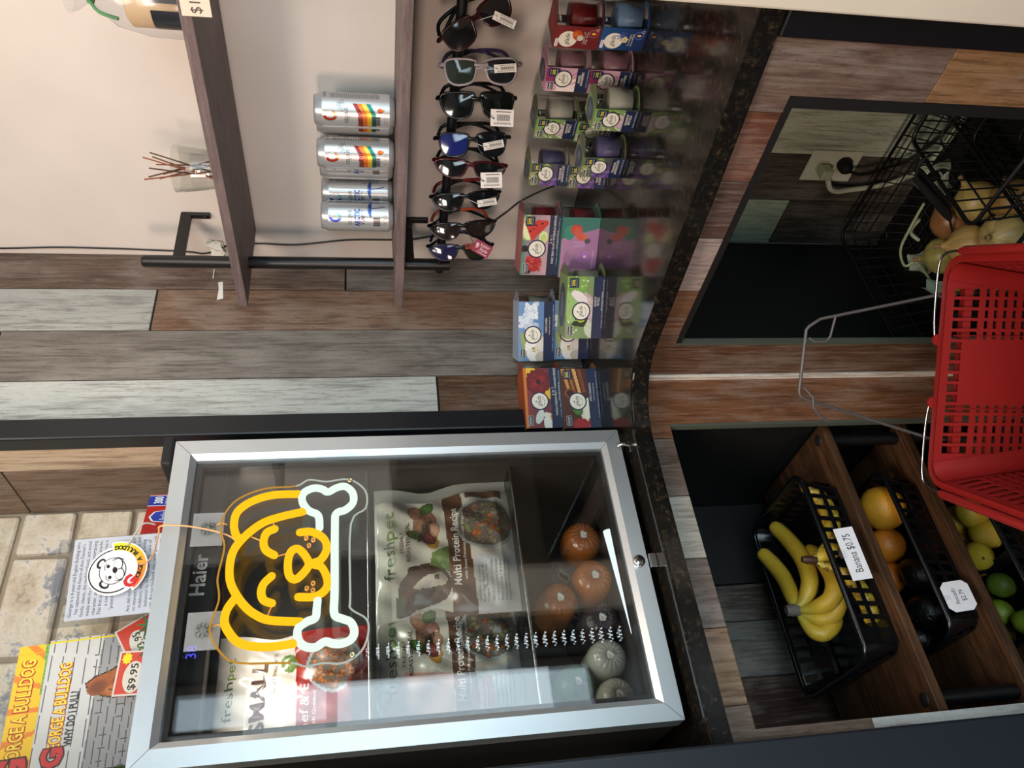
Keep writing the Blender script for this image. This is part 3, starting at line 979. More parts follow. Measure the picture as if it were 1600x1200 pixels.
# ---- rolled food chubs lying end-on
def chub(x, z, r, cap, body, label, y=1.372, L=.16, tilt=0, group='food rolls on the refrigerator floor'):
    e = tag(empty('food_roll', (x, y, z + .021), tilt), label, 'food roll', group)
    mb = MB()
    n = 48
    prof = [(.06, .004), (.16, -.003), (.35, -.007), (.6, -.004), (.8, .004), (.93, .014), (1, .03), (1.0, .06)]
    vs, fs = [], []
    for i, (q, d) in enumerate(prof):
        for k in range(n):
            a = k * 2 * math.pi / n
            amp = max(0, .0018 * (1 - abs(q - .4) / .6)) if q < 1 else 0
            vs.append((r * q * math.cos(a), d + amp * (1 if k % 3 == 0 else -.4), r * q * math.sin(a)))
    for i in range(len(prof) - 1):
        for k in range(n):
            fs.append((i * n + k, i * n + (k + 1) % n, (i + 1) * n + (k + 1) % n, (i + 1) * n + k))
    mb.add(vs, fs, cap, 0, True)
    mb.tube([(0, .06, 0), (0, L, 0)], r, 32, body)
    mb.build('casing', M_FILM, e)
    MB().bbox(-.007, .007, -.006, .006, -.006, .006, .002, (.86, .86, .84)).tube([(0, -.005, 0), (.003, -.013, .004), (-.004, -.012, -.004)], .003, 6, (.82, .82, .8)).build('end_clip', M_MATTE, e)
    if body != cap:
        lb = MB()
        f = Face(lb, (0, 0, 0), (1, 0, 0), (0, 0, 1), fn=lambda a, b, d: ((r + .0004 + d) * math.sin(a), b, (r + .0004 + d) * math.cos(a)))
        f.rect(-.9, .05, .2, .075, (.30, .20, .30), n=8)
        f.rect(-1.2, .09, -.5, .125, (.92, .92, .90), n=6)
        f.rect(-1.1, .10, -.6, .115, (.15, .15, .2), 2, n=6)
        lb.build('printed_label', M_PRINT, e)
    return e
OR, PU, DK, GN, WH = (.66, .38, .15), (.50, .44, .52), (.24, .19, .20), (.28, .46, .34), (.72, .72, .68)
chub(.571, .9765, .0395, OR, PU, 'orange ended food roll, lowest of the three orange ones', 1.374)
chub(.667, .9765, .0395, OR, PU, 'orange ended food roll with a mauve printed body, rightmost of the orange ones', 1.402, tilt=.08)
chub(.536, 1.047, .0385, OR, OR, 'orange ended food roll resting on top of the others under the shelf', 1.385)
chub(.493, .975, .037, DK, DK, 'dark clear ended food roll between the orange and the white ones', 1.385)
chub(.424, .974, .0365, WH, WH, 'white ended food roll under the green one', 1.384)
chub(.388, 1.035, .0365, GN, (.30, .36, .34), 'green ended food roll on top of the two white ones', 1.40)
chub(.353, .974, .0345, (.74, .72, .66), WH, 'white ended food roll in the corner by the left door stile', 1.372)

# ------------------------------------------------------------------ led sign of a dog biting a bone, hung on the door
def smooth(pts, closed=False, k=6):
    P = [Vector(p) for p in pts]
    n = len(P)
    out = []
    for i in range(n if closed else n - 1):
        p0 = P[i - 1] if (i > 0 or closed) else P[i]
        p1, p2 = P[i], P[(i + 1) % n]
        p3 = P[(i + 2) % n] if (i + 2 < n or closed) else p2
        for j in range(k):
            t_ = j / k
            out.append(.5 * ((2 * p1) + (p2 - p0) * t_ + (2 * p0 - 5 * p1 + 4 * p2 - p3) * t_ * t_ + (3 * p1 - p0 - 3 * p2 + p3) * t_ ** 3))
    if not closed:
        out.append(P[-1])
    return out
SG = {
    'ear_right': [(0.716, 1.536), (0.716, 1.581), (0.705, 1.616), (0.686, 1.638), (0.662, 1.642), (0.642, 1.637), (0.632, 1.629)],
    'head': [(0.681, 1.527), (0.673, 1.564), (0.663, 1.593), (0.644, 1.617), (0.619, 1.636), (0.594, 1.642), (0.562, 1.640), (0.537, 1.629), (0.515, 1.613), (0.5, 1.596), (0.489, 1.573), (0.483, 1.524)],
    'ear_left': [(0.531, 1.628), (0.511, 1.64), (0.491, 1.642), (0.474, 1.634), (0.458, 1.62), (0.449, 1.598), (0.446, 1.565), (0.449, 1.532)],
    'eye_a': [(0.65, 1.574), (0.643, 1.587), (0.626, 1.591), (0.611, 1.586), (0.601, 1.572)],
    'eye_b': [(0.564, 1.574), (0.551, 1.586), (0.536, 1.589), (0.523, 1.584), (0.517, 1.571)],
    'nose': [(0.609, 1.531), (0.607, 1.544), (0.589, 1.549), (0.566, 1.547), (0.556, 1.538), (0.562, 1.527), (0.583, 1.515)],
    'mouth': [(0.641, 1.532), (0.641, 1.512), (0.628, 1.492), (0.608, 1.486), (0.589, 1.495), (0.582, 1.509), (0.575, 1.494), (0.553, 1.484), (0.536, 1.486), (0.524, 1.503), (0.525, 1.53)]}
BONE = [(0.648, 1.499), (0.672, 1.502), (0.683, 1.519), (0.701, 1.53), (0.718, 1.528), (0.727, 1.511), (0.724, 1.496), (0.718, 1.486), (0.726, 1.471), (0.728, 1.456), (0.715, 1.443), (0.695, 1.442), (0.681, 1.455), (0.674, 1.471), (0.65, 1.473), (0.534, 1.472), (0.493, 1.472), (0.484, 1.46), (0.477, 1.446), (0.462, 1.44), (0.449, 1.445), (0.443, 1.46), (0.444, 1.473), (0.448, 1.486), (0.44, 1.501), (0.443, 1.517), (0.454, 1.527), (0.472, 1.528), (0.482, 1.516), (0.488, 1.502), (0.503, 1.5), (0.518, 1.499)]
PLATE = [(0.739, 1.543), (0.751, 1.521), (0.746, 1.49), (0.749, 1.45), (0.725, 1.421), (0.689, 1.42), (0.659, 1.446), (0.526, 1.447), (0.504, 1.446), (0.485, 1.421), (0.461, 1.418), (0.433, 1.429), (0.416, 1.457), (0.418, 1.489), (0.415, 1.516), (0.422, 1.538), (0.428, 1.617), (0.446, 1.645), (0.473, 1.662), (0.493, 1.665), (0.533, 1.656), (0.563, 1.661), (0.58, 1.661), (0.627, 1.656), (0.657, 1.665), (0.687, 1.662), (0.717, 1.641), (0.736, 1.597)]
K_ = .9767
sq = lambda L_: [(a * K_, 1.41 + (b - 1.41) * K_) for a, b in L_]
SG = {k: sq(v) for k, v in SG.items()}
BONE, PLATE = sq(BONE), sq(PLATE)
sg = tag(empty('led_sign', (.585, 1.255, 1.43)), 'glowing amber and white LED sign of a dog biting a bone on the glass door', 'sign')
SO = Vector((.585, 1.255, 1.43))
def sgp(p, y):
    return Vector((p[0], y - .03, p[1])) - SO
pl = smooth([(a, b, 0) for a, b in PLATE], True, 4)
MB().prism([(p.x, p.y) for p in pl], lambda a, b, d: sgp((a, b), d), 1.2875, 1.2925).build('acrylic_plate', M_ACRYL, sg)
M_EDGE = emit('edge_lit_amber', (1.0, .50, .06), .55)
M_EDGEW = emit('edge_lit_white', (.85, .95, .85), .55)
top = [p for p in pl if p.y > 1.538]
n = len(pl)
amber = [i for i in range(n) if pl[i].y >= 1.536]
# walk the outline from the last low point on
st = next(i for i in range(n) if pl[i].y >= 1.533 and pl[i - 1].y < 1.533)
seqa = []
i = st
while pl[i % n].y >= 1.533:
    seqa.append(pl[i % n]); i += 1
seqw = []
while len(seqw) + len(seqa) < n + 2:
    seqw.append(pl[(i - 1) % n]); i += 1
MB().tube([sgp((p.x, p.y), 1.290) for p in seqa], .0016, 6).build('plate_edge', M_EDGE, sg)
MB().tube([sgp((p.x, p.y), 1.290) for p in seqw], .0016, 6).build('plate_edge', M_EDGEW, sg)
def ledtube(pts, closed, m, nm):
    P = smooth([(a, b, 0) for a, b in pts], closed, 5)
    mb = MB().tube([sgp((p.x, p.y), 1.279) for p in P], .0066, 10, closed=closed)
    if not closed:
        for p in (P[0], P[-1]):
            mb.lathe([(0, -.0066), (.0047, -.0047), (.0066, 0), (.0047, .0047), (0, .0066)], 10, o=tuple(sgp((p.x, p.y), 1.279)))
    return mb.build(nm, m, sg)
for k, p in SG.items():
    ledtube(p, k == 'nose', M_NEON_O, 'amber_tube')
ledtube(BONE, False, M_NEON_W, 'white_tube')
for k in range(6):
    x, z = sq([(.632, 1.521), (.628, 1.509), (.618, 1.516), (.549, 1.507), (.541, 1.517), (.537, 1.507)])[k]
    MB().lathe([(.0022, 0), (.0036, 0), (.0036, .006), (.0022, .006), (.0022, 0)], 12, (.85, .62, .3), M=Matrix.Translation(sgp((x, z), 1.287)) @ Matrix.Rotation(math.radians(90), 4, 'X')).build('cable_hole', M_ACRYL if False else M_MATTE, sg)
for x, z in sq([(.742, 1.447), (.425, 1.443)]):
    MB().lathe([(.002, 0), (.004, 0), (.004, .007), (.002, .007), (.002, 0)], 12, (.9, .85, .7), M=Matrix.Translation(sgp((x, z), 1.2870)) @ Matrix.Rotation(math.radians(90), 4, 'X')).build('mounting_hole', M_CHROME, sg)
for a, b in (((.650, 1.574), (.667, 1.578)), ((.601, 1.572), (.607, 1.549)), ((.517, 1.571), (.500, 1.577)), ((.629, 1.590), (.640, 1.612))):
    a, b = sq([a, b])
    MB().tube([sgp(a, 1.2855), sgp(b, 1.2855)], .0011, 6, (.85, .6, .25)).build('link_wire', M_ROPE, sg)
MB().tube([p - SO for p in smooth([(.613, 1.2635, 1.625), (.633, 1.2635, 1.645), (.649, 1.267, 1.683), (.657, 1.264, 1.727), (.657, 1.264, 1.757), (.656, 1.29, 1.765), (.658, 1.39, 1.80), (.655, 1.416, 1.845), (.648, 1.414, 1.875)], False, 5)], .0015, 6, (.86, .66, .45)).build('power_lead', M_ROPE, sg)
# clear adhesive hooks that carry the sign
for i, (x, z, lab) in enumerate(((.658, 1.685, 'clear adhesive hook on the glass under the right end of the top rail'), (.481, 1.674, 'clear adhesive hook on the glass above the sign dog left ear'))):
    h = tag(empty('adhesive_hook', (x, FY + .0115, z)), lab, 'hook', 'clear hooks carrying the sign')
    mb = MB()
    f = Face(mb, (0, 0, 0), (1, 0, 0), (0, 0, 1))
    mb.bbox(-.031, .031, -.0022, -.0006, -.026, .026, .0005, (.62, .65, .68)).build('adhesive_pad', M_FROST, h)
    mb = MB()
    for k in range(8):
        a = k * math.pi / 4
        mb.lathe([(0, .0), (.0048, .0), (.0048, .003), (0, .004)], 10, M=Matrix.Translation((.009 * math.cos(a), -.0026, .009 * math.sin(a))) @ Matrix.Rotation(math.radians(90), 4, 'X'))
    mb.tube([(0, -.005, 0), (0, -.012, -.006), (0, -.016, -.014), (0, -.0185, -.018), (0, -.021, -.012)], .0022, 8)
    mb.build('hook', M_JAR, h)
    MB().tube([(.0, -.017, -.017), (.002, -.0195, -.024), (-.002, -.0195, -.034)], .0012, 6, (.95, .66, .2)).build('hanging_loop', M_ROPE, h)

# ------------------------------------------------------------------ on top of the refrigerator
TZ = 1.7565
# spoon carton
sp = tag(empty('spoon_carton', (.872, 1.535, TZ), math.radians(14)), 'red carton of spoons with blue badges on top of the refrigerator', 'carton')
MB().bbox(-.21, 0, 0, .10, 0, .104, .002, (.72, .12, .10)).build('carton', M_PRINT, sp)
mb = MB()
f = Face(mb, (-.112, -.0003, .010), (.56, 0, 0), (0, 0, 1))
f.poly([(.140, .0935), (.140, .045), (.165, .040), (.1645, .052), (.193, .044), (.193, .0935)], (.90, .92, .96), 1)
f.poly([(.143, .0935), (.143, .049), (.163, .044), (.163, .055), (.190, .048), (.190, .0935)], (.13, .22, .62), 2)
f.text('300', .168, .066, .016, (.95, .95, .97), 3, bold=.03)
f.text('SPOONS', .168, .054, .007, (.95, .95, .97), 3)
pp = [(.060, .052), (.066, .078), (.088, .086), (.112, .078), (.120, .055), (.120, .022), (.098, .008), (.070, .020)]
f.poly(pp, (.92, .93, .96), 1)
f.poly([(.09 + (a - .09) * .9, .049 + (b - .049) * .9) for a, b in pp], (.13, .24, .66), 2)
f.text('Berkley', .090, .052, .012, (.95, .95, .97), 3, shear=.3, width=.042)
f.text('Jensen', .092, .036, .012, (.95, .95, .97), 3, shear=.3, width=.04)
f.text('QUALITY', .092, .024, .005, (.95, .95, .97), 3)
mb.build('printed_front', M_PRINT, sp)

# leaflet in a clear sleeve
lf = tag(empty('leaflet_sleeve', (.647, 1.425, TZ)), 'clear plastic sleeve holding a typed white sheet about a bulldog in front of the bricks', 'leaflet')
Ml = Matrix.Rotation(math.radians(-4), 4, 'Y') @ Matrix.Rotation(math.radians(3), 4, 'X')
MB().box(-.083, .083, -.001, -.0006, 0, .205, M=Ml).box(-.083, .083, .0012, .0016, 0, .205, M=Ml).build('clear_sleeve', M_CLEARFILM, lf)
mb = MB().box(-.072, .081, 0, .0008, .004, .180, (.90, .90, .93), M=Ml)
f = Face(mb, (0, 0, 0), (1, 0, 0), (0, 0, 1), fn=lambda a, b, d: Ml @ Vector((a, -.0001 - d, b)), lift=.00012)
T = ['George is a 4-year-old English Bulldog who', 'has captured the hearts of Ann Danner\'s', 'family, clients, the neighborhood, and social', 'media with his cute good looks, entertaining', 'character, and affinity for naps and snacks.',
     'This first book of a new comic book series is', 'a composite of real, imagined and', '"potentially true" stories of memories', 'inspired by George.', '', 'Ann did not want a single-pet household and', 'no interest in a dog. So she found a lot and', 'stubborn. As a result, George, a loving', 'behavior is, in fact, his only cure of',
     'with. But her husband, who never got a cute', 'a puppy, and she caved. They got a cute', 'English Bulldog puppy and named him', 'George.']
for i, s in enumerate(T):
    if s:
        f.text(s, .0045, .170 - i * .0092, .0058, (.16, .16, .18), 1, width=min(.142, .0034 * len(s)))
mb.build('typed_sheet', M_PAPER, lf)
# die-cut sticker over the sheet
stk = tag(empty('bulldog_sticker', (.650, 1.412, 1.862)), 'round white bulldog sticker with a yellow and orange ribbon on the typed sheet', 'sticker')
Ms = Matrix.Rotation(math.radians(18), 4, 'Y') @ Matrix.Scale(1, 4)
mb = MB()
cir = [(.047 * math.cos(k * math.pi / 20), .047 * math.sin(k * math.pi / 20)) for k in range(40)]
mb.prism(cir, lambda a, b, d: (a, d, b), -.0004, .0006, (.95, .95, .95))
f = Face(mb, (0, -.0005, 0), (1, 0, 0), (0, 0, 1), lift=.00018)
f.ell(0, .003, .042, .042, (.07, .07, .08), 1, 40)
f.ell(0, .003, .0395, .0395, (.96, .96, .96), 2, 40)
def bulldog_face(f, cx, cy, s, k):
    bl, wh = (.06, .06, .06), (.95, .95, .95)
    f.ell(cx - .021 * s, cy + .017 * s, .010 * s, .007 * s, bl, k, rot=.6); f.ell(cx + .021 * s, cy + .017 * s, .010 * s, .007 * s, bl, k, rot=-.6)
    f.ell(cx - .0205 * s, cy + .016 * s, .006 * s, .004 * s, wh, k + 1, rot=.6); f.ell(cx + .0205 * s, cy + .016 * s, .006 * s, .004 * s, wh, k + 1, rot=-.6)
    f.ell(cx, cy, .026 * s, .023 * s, bl, k + 1); f.ell(cx, cy, .0245 * s, .0215 * s, wh, k + 2)
    for q in (-1, 1):
        f.ell(cx + q * .011 * s, cy + .006 * s, .0035 * s, .003 * s, bl, k + 3)
        f.line([(cx + q * .005 * s, cy + .012 * s), (cx + q * .013 * s, cy + .012 * s), (cx + q * .017 * s, cy + .007 * s)], .0012 * s, bl, k + 3)
        f.ell(cx + q * .010 * s, cy - .011 * s, .0115 * s, .008 * s, bl, k + 3); f.ell(cx + q * .010 * s, cy - .0105 * s, .0102 * s, .0068 * s, wh, k + 4)
        f.line([(cx + q * .02 * s, cy - .002 * s), (cx + q * .023 * s, cy - .012 * s), (cx + q * .015 * s, cy - .021 * s)], .0016 * s, bl, k + 3)
    f.ell(cx, cy - .004 * s, .006 * s, .0042 * s, bl, k + 5)
    f.line([(cx, cy - .006 * s), (cx, cy - .017 * s)], .0014 * s, bl, k + 5)
bulldog_face(f, 0, .004, 1.0, 3)
def arc(f, r0, r1, a0, a1, c0, c1, k, n=14):
    for i in range(n):
        t0, t1 = math.radians(a0 + (a1 - a0) * i / n), math.radians(a0 + (a1 - a0) * (i + 1) / n)
        w_ = i / (n - 1)
        c = tuple(p * (1 - w_) + q * w_ for p, q in zip(c0, c1))
        f.poly([(r0 * math.cos(t0), r0 * math.sin(t0)), (r1 * math.cos(t0), r1 * math.sin(t0)), (r1 * math.cos(t1), r1 * math.sin(t1)), (r0 * math.cos(t1), r0 * math.sin(t1))], c, k)
arc(f, .036, .055, 205, 358, (.90, .90, .90), (.95, .95, .92), 8)
arc(f, .038, .0525, 210, 355, (.93, .42, .16), (.90, .90, .16), 9)
for i, ch in enumerate('EORGE A BULLDOG'):
    a = math.radians(228 + i * 8.6)
    if ch != ' ':
        f.text(ch, .0425 * math.cos(a) * 1.10, .0425 * math.sin(a) * 1.10, .0075, (.05, .05, .04), 10, rot=a + math.pi / 2, bold=.05)
a = math.radians(213)
f.text('G', .046 * math.cos(a), .049 * math.sin(a), .021, (.95, .95, .95), 10, rot=a + math.pi / 2, bold=.12)
f.text('G', .046 * math.cos(a), .049 * math.sin(a), .020, (.78, .10, .14), 11, rot=a + math.pi / 2, bold=.06)
o = mb.build('sticker_face', M_PRINT, stk)
stk.rotation_euler = (math.radians(-3), math.radians(-16), 0)
MB().tube(smooth([(.040, -.002, -.026), (.055, -.012, -.045), (.068, -.014, -.062), (.066, -.002, -.078)], False, 5), .0018, 6, (.75, .72, .68)).build('cord_loop', M_ROPE, stk)

# two comic books
def book(x0, x1, h, y, lean, cover, label, T):
    e = tag(empty('comic_book', (x0, y, TZ)), label, 'book')
    e.rotation_euler = (math.radians(-lean), math.radians(-2.5), 0)
    w = x1 - x0
    MB().box(0, w, .0008, .007, 0, h, (.90, .88, .82)).build('pages', M_PAPER, e)
    MB().box(0, w + .001, .0072, .008, 0, h + .001, (.82, .74, .20)).box(w, w + .001, 0, .0072, 0, h + .001, (.90, .80, .12)).build('back_cover', M_PRINT, e)
    mb = MB()
    cover.onto(mb, lambda a, b: (a * h, 0, b * h))
    f = Face(mb, (0, 0, 0), (1, 0, 0), (0, 0, 1), lift=.0003)
    T(f, w, h)
    mb.build('front_cover', M_PRINT, e)
    return e
W_ = .225 / .262
A = Art(90, 100, W_, (.97, .78, .10))
for k in range(18):
    a0 = k * .35 + .1
    A.poly([(W_ * .5, .45), (W_ * .5 + 1.3 * math.cos(a0), .45 + 1.3 * math.sin(a0)), (W_ * .5 + 1.3 * math.cos(a0 + .07), .45 + 1.3 * math.sin(a0 + .07))], (.93, .52, .10))
A.poly([(0, 0), (W_, 0), (W_, .84), (0, .80)], (.45, .66, .32), .05)
def T1(f, w, h):
    for k, (b_, c) in enumerate(((.075, (.72, .16, .10)), (.02, (.98, .86, .20)))):
        f.text('EORGE A BULLDOG', w * .15, h * .885, .022, c, 2 + k, align='L', bold=b_, width=w * .80)
    f.text('G', w * .02, h * .845, .040, (.15, .05, .05), 4, align='L', bold=.10)
    f.text('G', w * .02, h * .845, .040, (.82, .14, .16), 5, align='L', bold=.05)
book(.346, .573, .282, 1.545, 3, A, 'yellow sunburst comic book leaning behind the grey one on the refrigerator', T1)
W_ = .225 / .212
A = Art(110, 112, W_, (.80, .80, .79))
A.poly([(0, .62), (W_, .58), (W_, 0), (0, 0)], (.60, .60, .60))
A.poly([(0, .28), (W_, .16), (W_, 0), (0, 0)], (.66, .63, .52))
def ln(A, x0, y0, x1, y1, w_=.006, c=(.15, .15, .16)):
    dx, dy = x1 - x0, y1 - y0
    L = math.hypot(dx, dy)
    nx, ny = -dy / L * w_, dx / L * w_
    A.poly([(x0 + nx, y0 + ny), (x1 + nx, y1 + ny), (x1 - nx, y1 - ny), (x0 - nx, y0 - ny)], c)
for k in range(1, 7):
    ln(A, 0, .28 + k * .055, W_, .18 + k * .065, .004, (.32, .32, .34))
for k in range(16):
    x, y = (k * .37) % W_, .30 + (k * 7 % 6) * .055
    ln(A, x, y, x + .004, y + .055, .004, (.32, .32, .34))
for k in range(5):
    ln(A, 0, .64 + k * .09, W_, .60 + k * .09, .004, (.35, .35, .38))
for k in range(7):
    ln(A, k * .16, .0, .04 + k * .15, .26 - k * .015, .005)
ln(A, 0, .13, W_, .07, .005)
br = (.62, .34, .16)
A.poly([(.830, .40), (.852, .31), (.858, .20), (.74, .10), (.615, .06), (.52, .06), (.512, .216), (.515, .33), (.528, .48), (.568, .59), (.627, .668), (.668, .678), (.718, .61), (.75, .505), (.785, .435)], (.16, .10, .06))
A.poly([(.826, .392), (.846, .31), (.848, .201), (.738, .10), (.615, .07), (.53, .07), (.521, .216), (.525, .33), (.538, .477), (.574, .576), (.627, .653), (.661, .666), (.709, .60), (.74, .499), (.776, .428)], br, .02)
A.ell(.625, .575, .062, .085, (.46, .24, .12), .3, .02, (.60, .33, .16))
A.ell(.575, .40, .05, .12, (.70, .41, .21), -.2, .02)
A.poly([(.795, .40), (.835, .34), (.852, .214), (.79, .10), (.623, .06), (.575, .214), (.63, .33), (.716, .41)], (.78, .55, .26), .03)
A.poly([(.728, .412), (.770, .345), (.765, .10), (.700, .10), (.712, .26), (.700, .35)], (.92, .86, .70))
A.ell(.822, .385, .022, .030, (.34, .18, .10), -.5); A.ell(.660, .405, .026, .034, (.26, .14, .08), .6)
A.ell(.805, .255, .030, .024, (.58, .30, .14)); A.ell(.690, .255, .032, .024, (.58, .30, .14))
A.ell(.805, .254, .013, .012, (.06, .05, .05)); A.ell(.692, .254, .013, .012, (.06, .05, .05))
A.ell(.735, .180, .030, .024, (.10, .07, .06))
for q in ((.70, .33, .66, .22), (.66, .34, .61, .20), (.78, .33, .83, .26), (.63, .30, .59, .18), (.56, .25, .60, .15), (.645, .47, .70, .44), (.60, .50, .55, .35)):
    ln(A, *q, .004, (.24, .12, .07))
A.ell(.575, .135, .022, .018, (.20, .35, .66))
ln(A, .56, .12, .50, .02, .008, (.10, .10, .11))
def T2(f, w, h):
    for k, (b_, c) in enumerate(((.075, (.70, .16, .10)), (.02, (.98, .86, .24)))):
        f.text('EORGE A BULLDOG', w * .18, h * .80, .019, c, 2 + k, align='L', bold=b_, width=w * .64)
    f.text('G', w * .05, h * .775, .030, (.15, .05, .05), 4, align='L', bold=.10)
    f.text('G', w * .05, h * .775, .030, (.80, .14, .16), 5, align='L', bold=.05)
    f.text('WHY DO I PULL?', w * .19, h * .715, .0125, (.10, .12, .16), 3, align='L', bold=.03, width=w * .40)
    f.rect(w - .003, 0, w, h, (.90, .82, .14), 2)
book(.348, .574, .216, 1.505, 3, A, 'grey stone-wall comic book with a brown bulldog, asking WHY DO I PULL', T2)
# price cards clipped to the books
for x, z, rot, t1, lab in ((.560, 1.788, 30, '$23.95', 'red price card reading $23.9, tilted, beside the typed sheet'), (.478, 1.778, -2, '$9.95', 'upright red price card reading $9.95 with a yellow star')):
    e = tag(empty('price_card', (x, 1.452 if t1 == '$9.95' else 1.470, z)), lab, 'price card', 'red price cards by the comic books')
    e.rotation_euler = (math.radians(-4), math.radians(-rot), 0)
    hh = .066
    mb = MB().box(-.038, .038, 0, .0006, -.028, hh, (.80, .78, .74))
    f = Face(mb, (0, -.0001, 0), (1, 0, 0), (0, 0, 1), lift=.0002)
    f.rect(-.035, -.026, .035, hh - .003, (.76, .24, .17), 1)
    f.ell(-.007, .037, .027, .0165, (.80, .78, .73), 2, rot=.0)
    f.text(t1, -.007, .031, .012, (.07, .07, .08), 3, bold=.015, width=.046)
    if t1 == '$9.95':
        f.poly([((.011 if k % 2 else .008) * math.cos(k * math.pi / 9) + .025, (.009 if k % 2 else .0065) * math.sin(k * math.pi / 9) + .052) for k in range(18)], (.90, .82, .12), 3)
    mb.build('card', M_PRINT, e)
for x, z, lab in ((.548, 1.792, 'small plastic palm tree clip by the tilted price card'), (.508, 1.784, 'small plastic palm tree clip by the upright price card')):
    e = tag(empty('palm_tree_clip', (x, 1.420, TZ)), lab, 'clip', 'palm tree clips on the refrigerator')
    zz = z - TZ
    MB().tube([(0, 0, 0), (.002, 0, zz * .6), (0, 0, zz)], [.006, .004, .003], 8, (.50, .36, .42)).lathe([(0, 0), (.013, 0), (.014, .008), (.009, .016), (0, .02)], 12, (.55, .42, .62)).build('trunk', M_PALM, e)
    mb = MB()
    for k in range(9):
        a = k * 2 * math.pi / 9
        c_, s_2 = math.cos(a), math.sin(a)
        for q in range(5):
            r0, r1 = q * .0055, (q + 1) * .0055
            d0, d1 = -.6 * (r0 * 20) ** 2 * .02, -.6 * (r1 * 20) ** 2 * .02
            w0, w1 = .004 * (1 - q / 5.5), .004 * (1 - (q + 1) / 5.5)
            mb.add([(r0 * c_ - w0 * s_2, -.3 * r0 + r0 * s_2 * .5 + w0 * .2, zz + d0 + r0 * s_2 + w0 * c_), (r0 * c_ + w0 * s_2, -.3 * r0 + r0 * s_2 * .5, zz + d0 + r0 * s_2 - w0 * c_), (r1 * c_ + w1 * s_2, -.3 * r1 + r1 * s_2 * .5, zz + d1 + r1 * s_2 - w1 * c_), (r1 * c_ - w1 * s_2, -.3 * r1 + r1 * s_2 * .5, zz + d1 + r1 * s_2 + w1 * c_)], [(0, 1, 2, 3)], (.10, .26 + .05 * (k % 3), .13))
    mb.build('fronds', M_PALM, e)
def rebase(e, base):
    e.location = base
    for ch in e.children:
        ch.location = Vector(ch.location) - Vector(base)
rebase(fr, (.57, 1.5, .911))
rebase(cl, (.55, 1.48, 0))
rebase(cr, (1.2, .9, 0))

# ------------------------------------------------------------------ wall shelves and their pipe stand
for z0, z1, lab in ((1.671, 1.690, 'upper dark wood wall shelf with the price tag on its edge'), (1.332, 1.351, 'lower dark wood wall shelf carrying the drink cans')):
    o = MB().bbox(1.232, 1.4785, .39, 1.3535, z0, z1, .0015).build('wall_shelf', M_SHELF)
    tag(o, lab, 'shelf', 'dark wall shelves')
ps = tag(empty('pipe_stand', (1.33, 1.315, 1.24)), 'black pipe upright with wall brackets and a rod under the lower shelf', 'display rail')
KB = (.045, .05, .06)
MB().tube([(1.33, 1.315, 1.222), (1.33, 1.315, 1.89), (1.33, 1.315, 1.895)], [.0135, .0135, .011], 16, KB).build('upright', M_BLACK, ps)
for z in (1.812, 1.309):
    MB().bbox(1.335, 1.476, 1.303, 1.313, z - .005, z + .019, .001, KB).bbox(1.470, 1.4785, 1.302, 1.316, z - .045, z + .019, .002, KB)\
        .lathe([(0, 0), (.004, 0), (.004, .002), (0, .002)], 10, (.01, .01, .01), M=Matrix.Translation((1.470, 1.309, z - .034)) @ Matrix.Rotation(math.radians(-90), 4, 'Y')).build('bracket', M_BLACK, ps)
MB().tube([(1.33, 1.335, 1.245), (1.33, 1.0, 1.2445), (1.33, .42, 1.2435)], .0098, 14, KB).build('rod', M_BLACK, ps)
rebase(ps, (1.33, 1.315, 1.222))
wc = MB().tube(smooth([(1.4765, 1.425, 2.75), (1.4765, 1.425, 2.3), (1.4765, 1.418, 2.1), (1.4765, 1.425, 1.86), (1.4765, 1.432, 1.80), (1.4765, 1.412, 1.76), (1.4765, 1.400, 1.725), (1.4765, 1.398, 1.70), (1.4765, 1.396, 1.66), (1.4765, 1.398, 1.58), (1.4765, 1.380, 1.46), (1.4765, 1.377, 1.36), (1.4765, 1.374, 1.30), (1.4765, 1.362, 1.25), (1.4765, 1.345, 1.16), (1.4765, 1.325, 1.12), (1.4765, 1.285, 1.08), (1.4765, 1.24, 1.04), (1.4765, 1.20, .98), (1.476, 1.17, .9125)], False, 5), .0022, 6, (.05, .05, .055)).build('power_cable', M_ROPE)
tag(wc, 'thin black cable running down the white wall behind the shelves', 'cable')
wp = MB().grid(lambda u, v: (1.468 + .007 * math.sin(u * 9 + v * 4), 1.388 + u * .045, 1.752 + .035 * v + .006 * math.sin(u * 7)), 8, 6, (.88, .87, .82)).grid(lambda u, v: (1.474 + .004 * math.sin(v * 9), 1.388 + u * .045 + .003 * math.sin(v * 5), 1.752 + .035 * v), 8, 6, (.80, .79, .74)).build('plastic_wrapper', M_PAPER)
tag(wp, 'crumpled white plastic wrapper tied to the cable behind the black upright', 'wrapper')
lb = MB().box(1.40, 1.43, 1.4375, 1.4395, 1.773, 1.775, (.9, .9, .9))
f = Face(lb, (1.335, 1.4393, 1.745), (1, 0, 0), (0, 0, 1))
f.poly([(0, 0), (.055, .006), (.052, .016), (.03, .013), (-.004, .014)], (.92, .92, .90), 1)
tag(lb.build('paper_strip', M_PAPER), 'torn white paper strip stuck on the brown plank behind the black upright', 'paper')

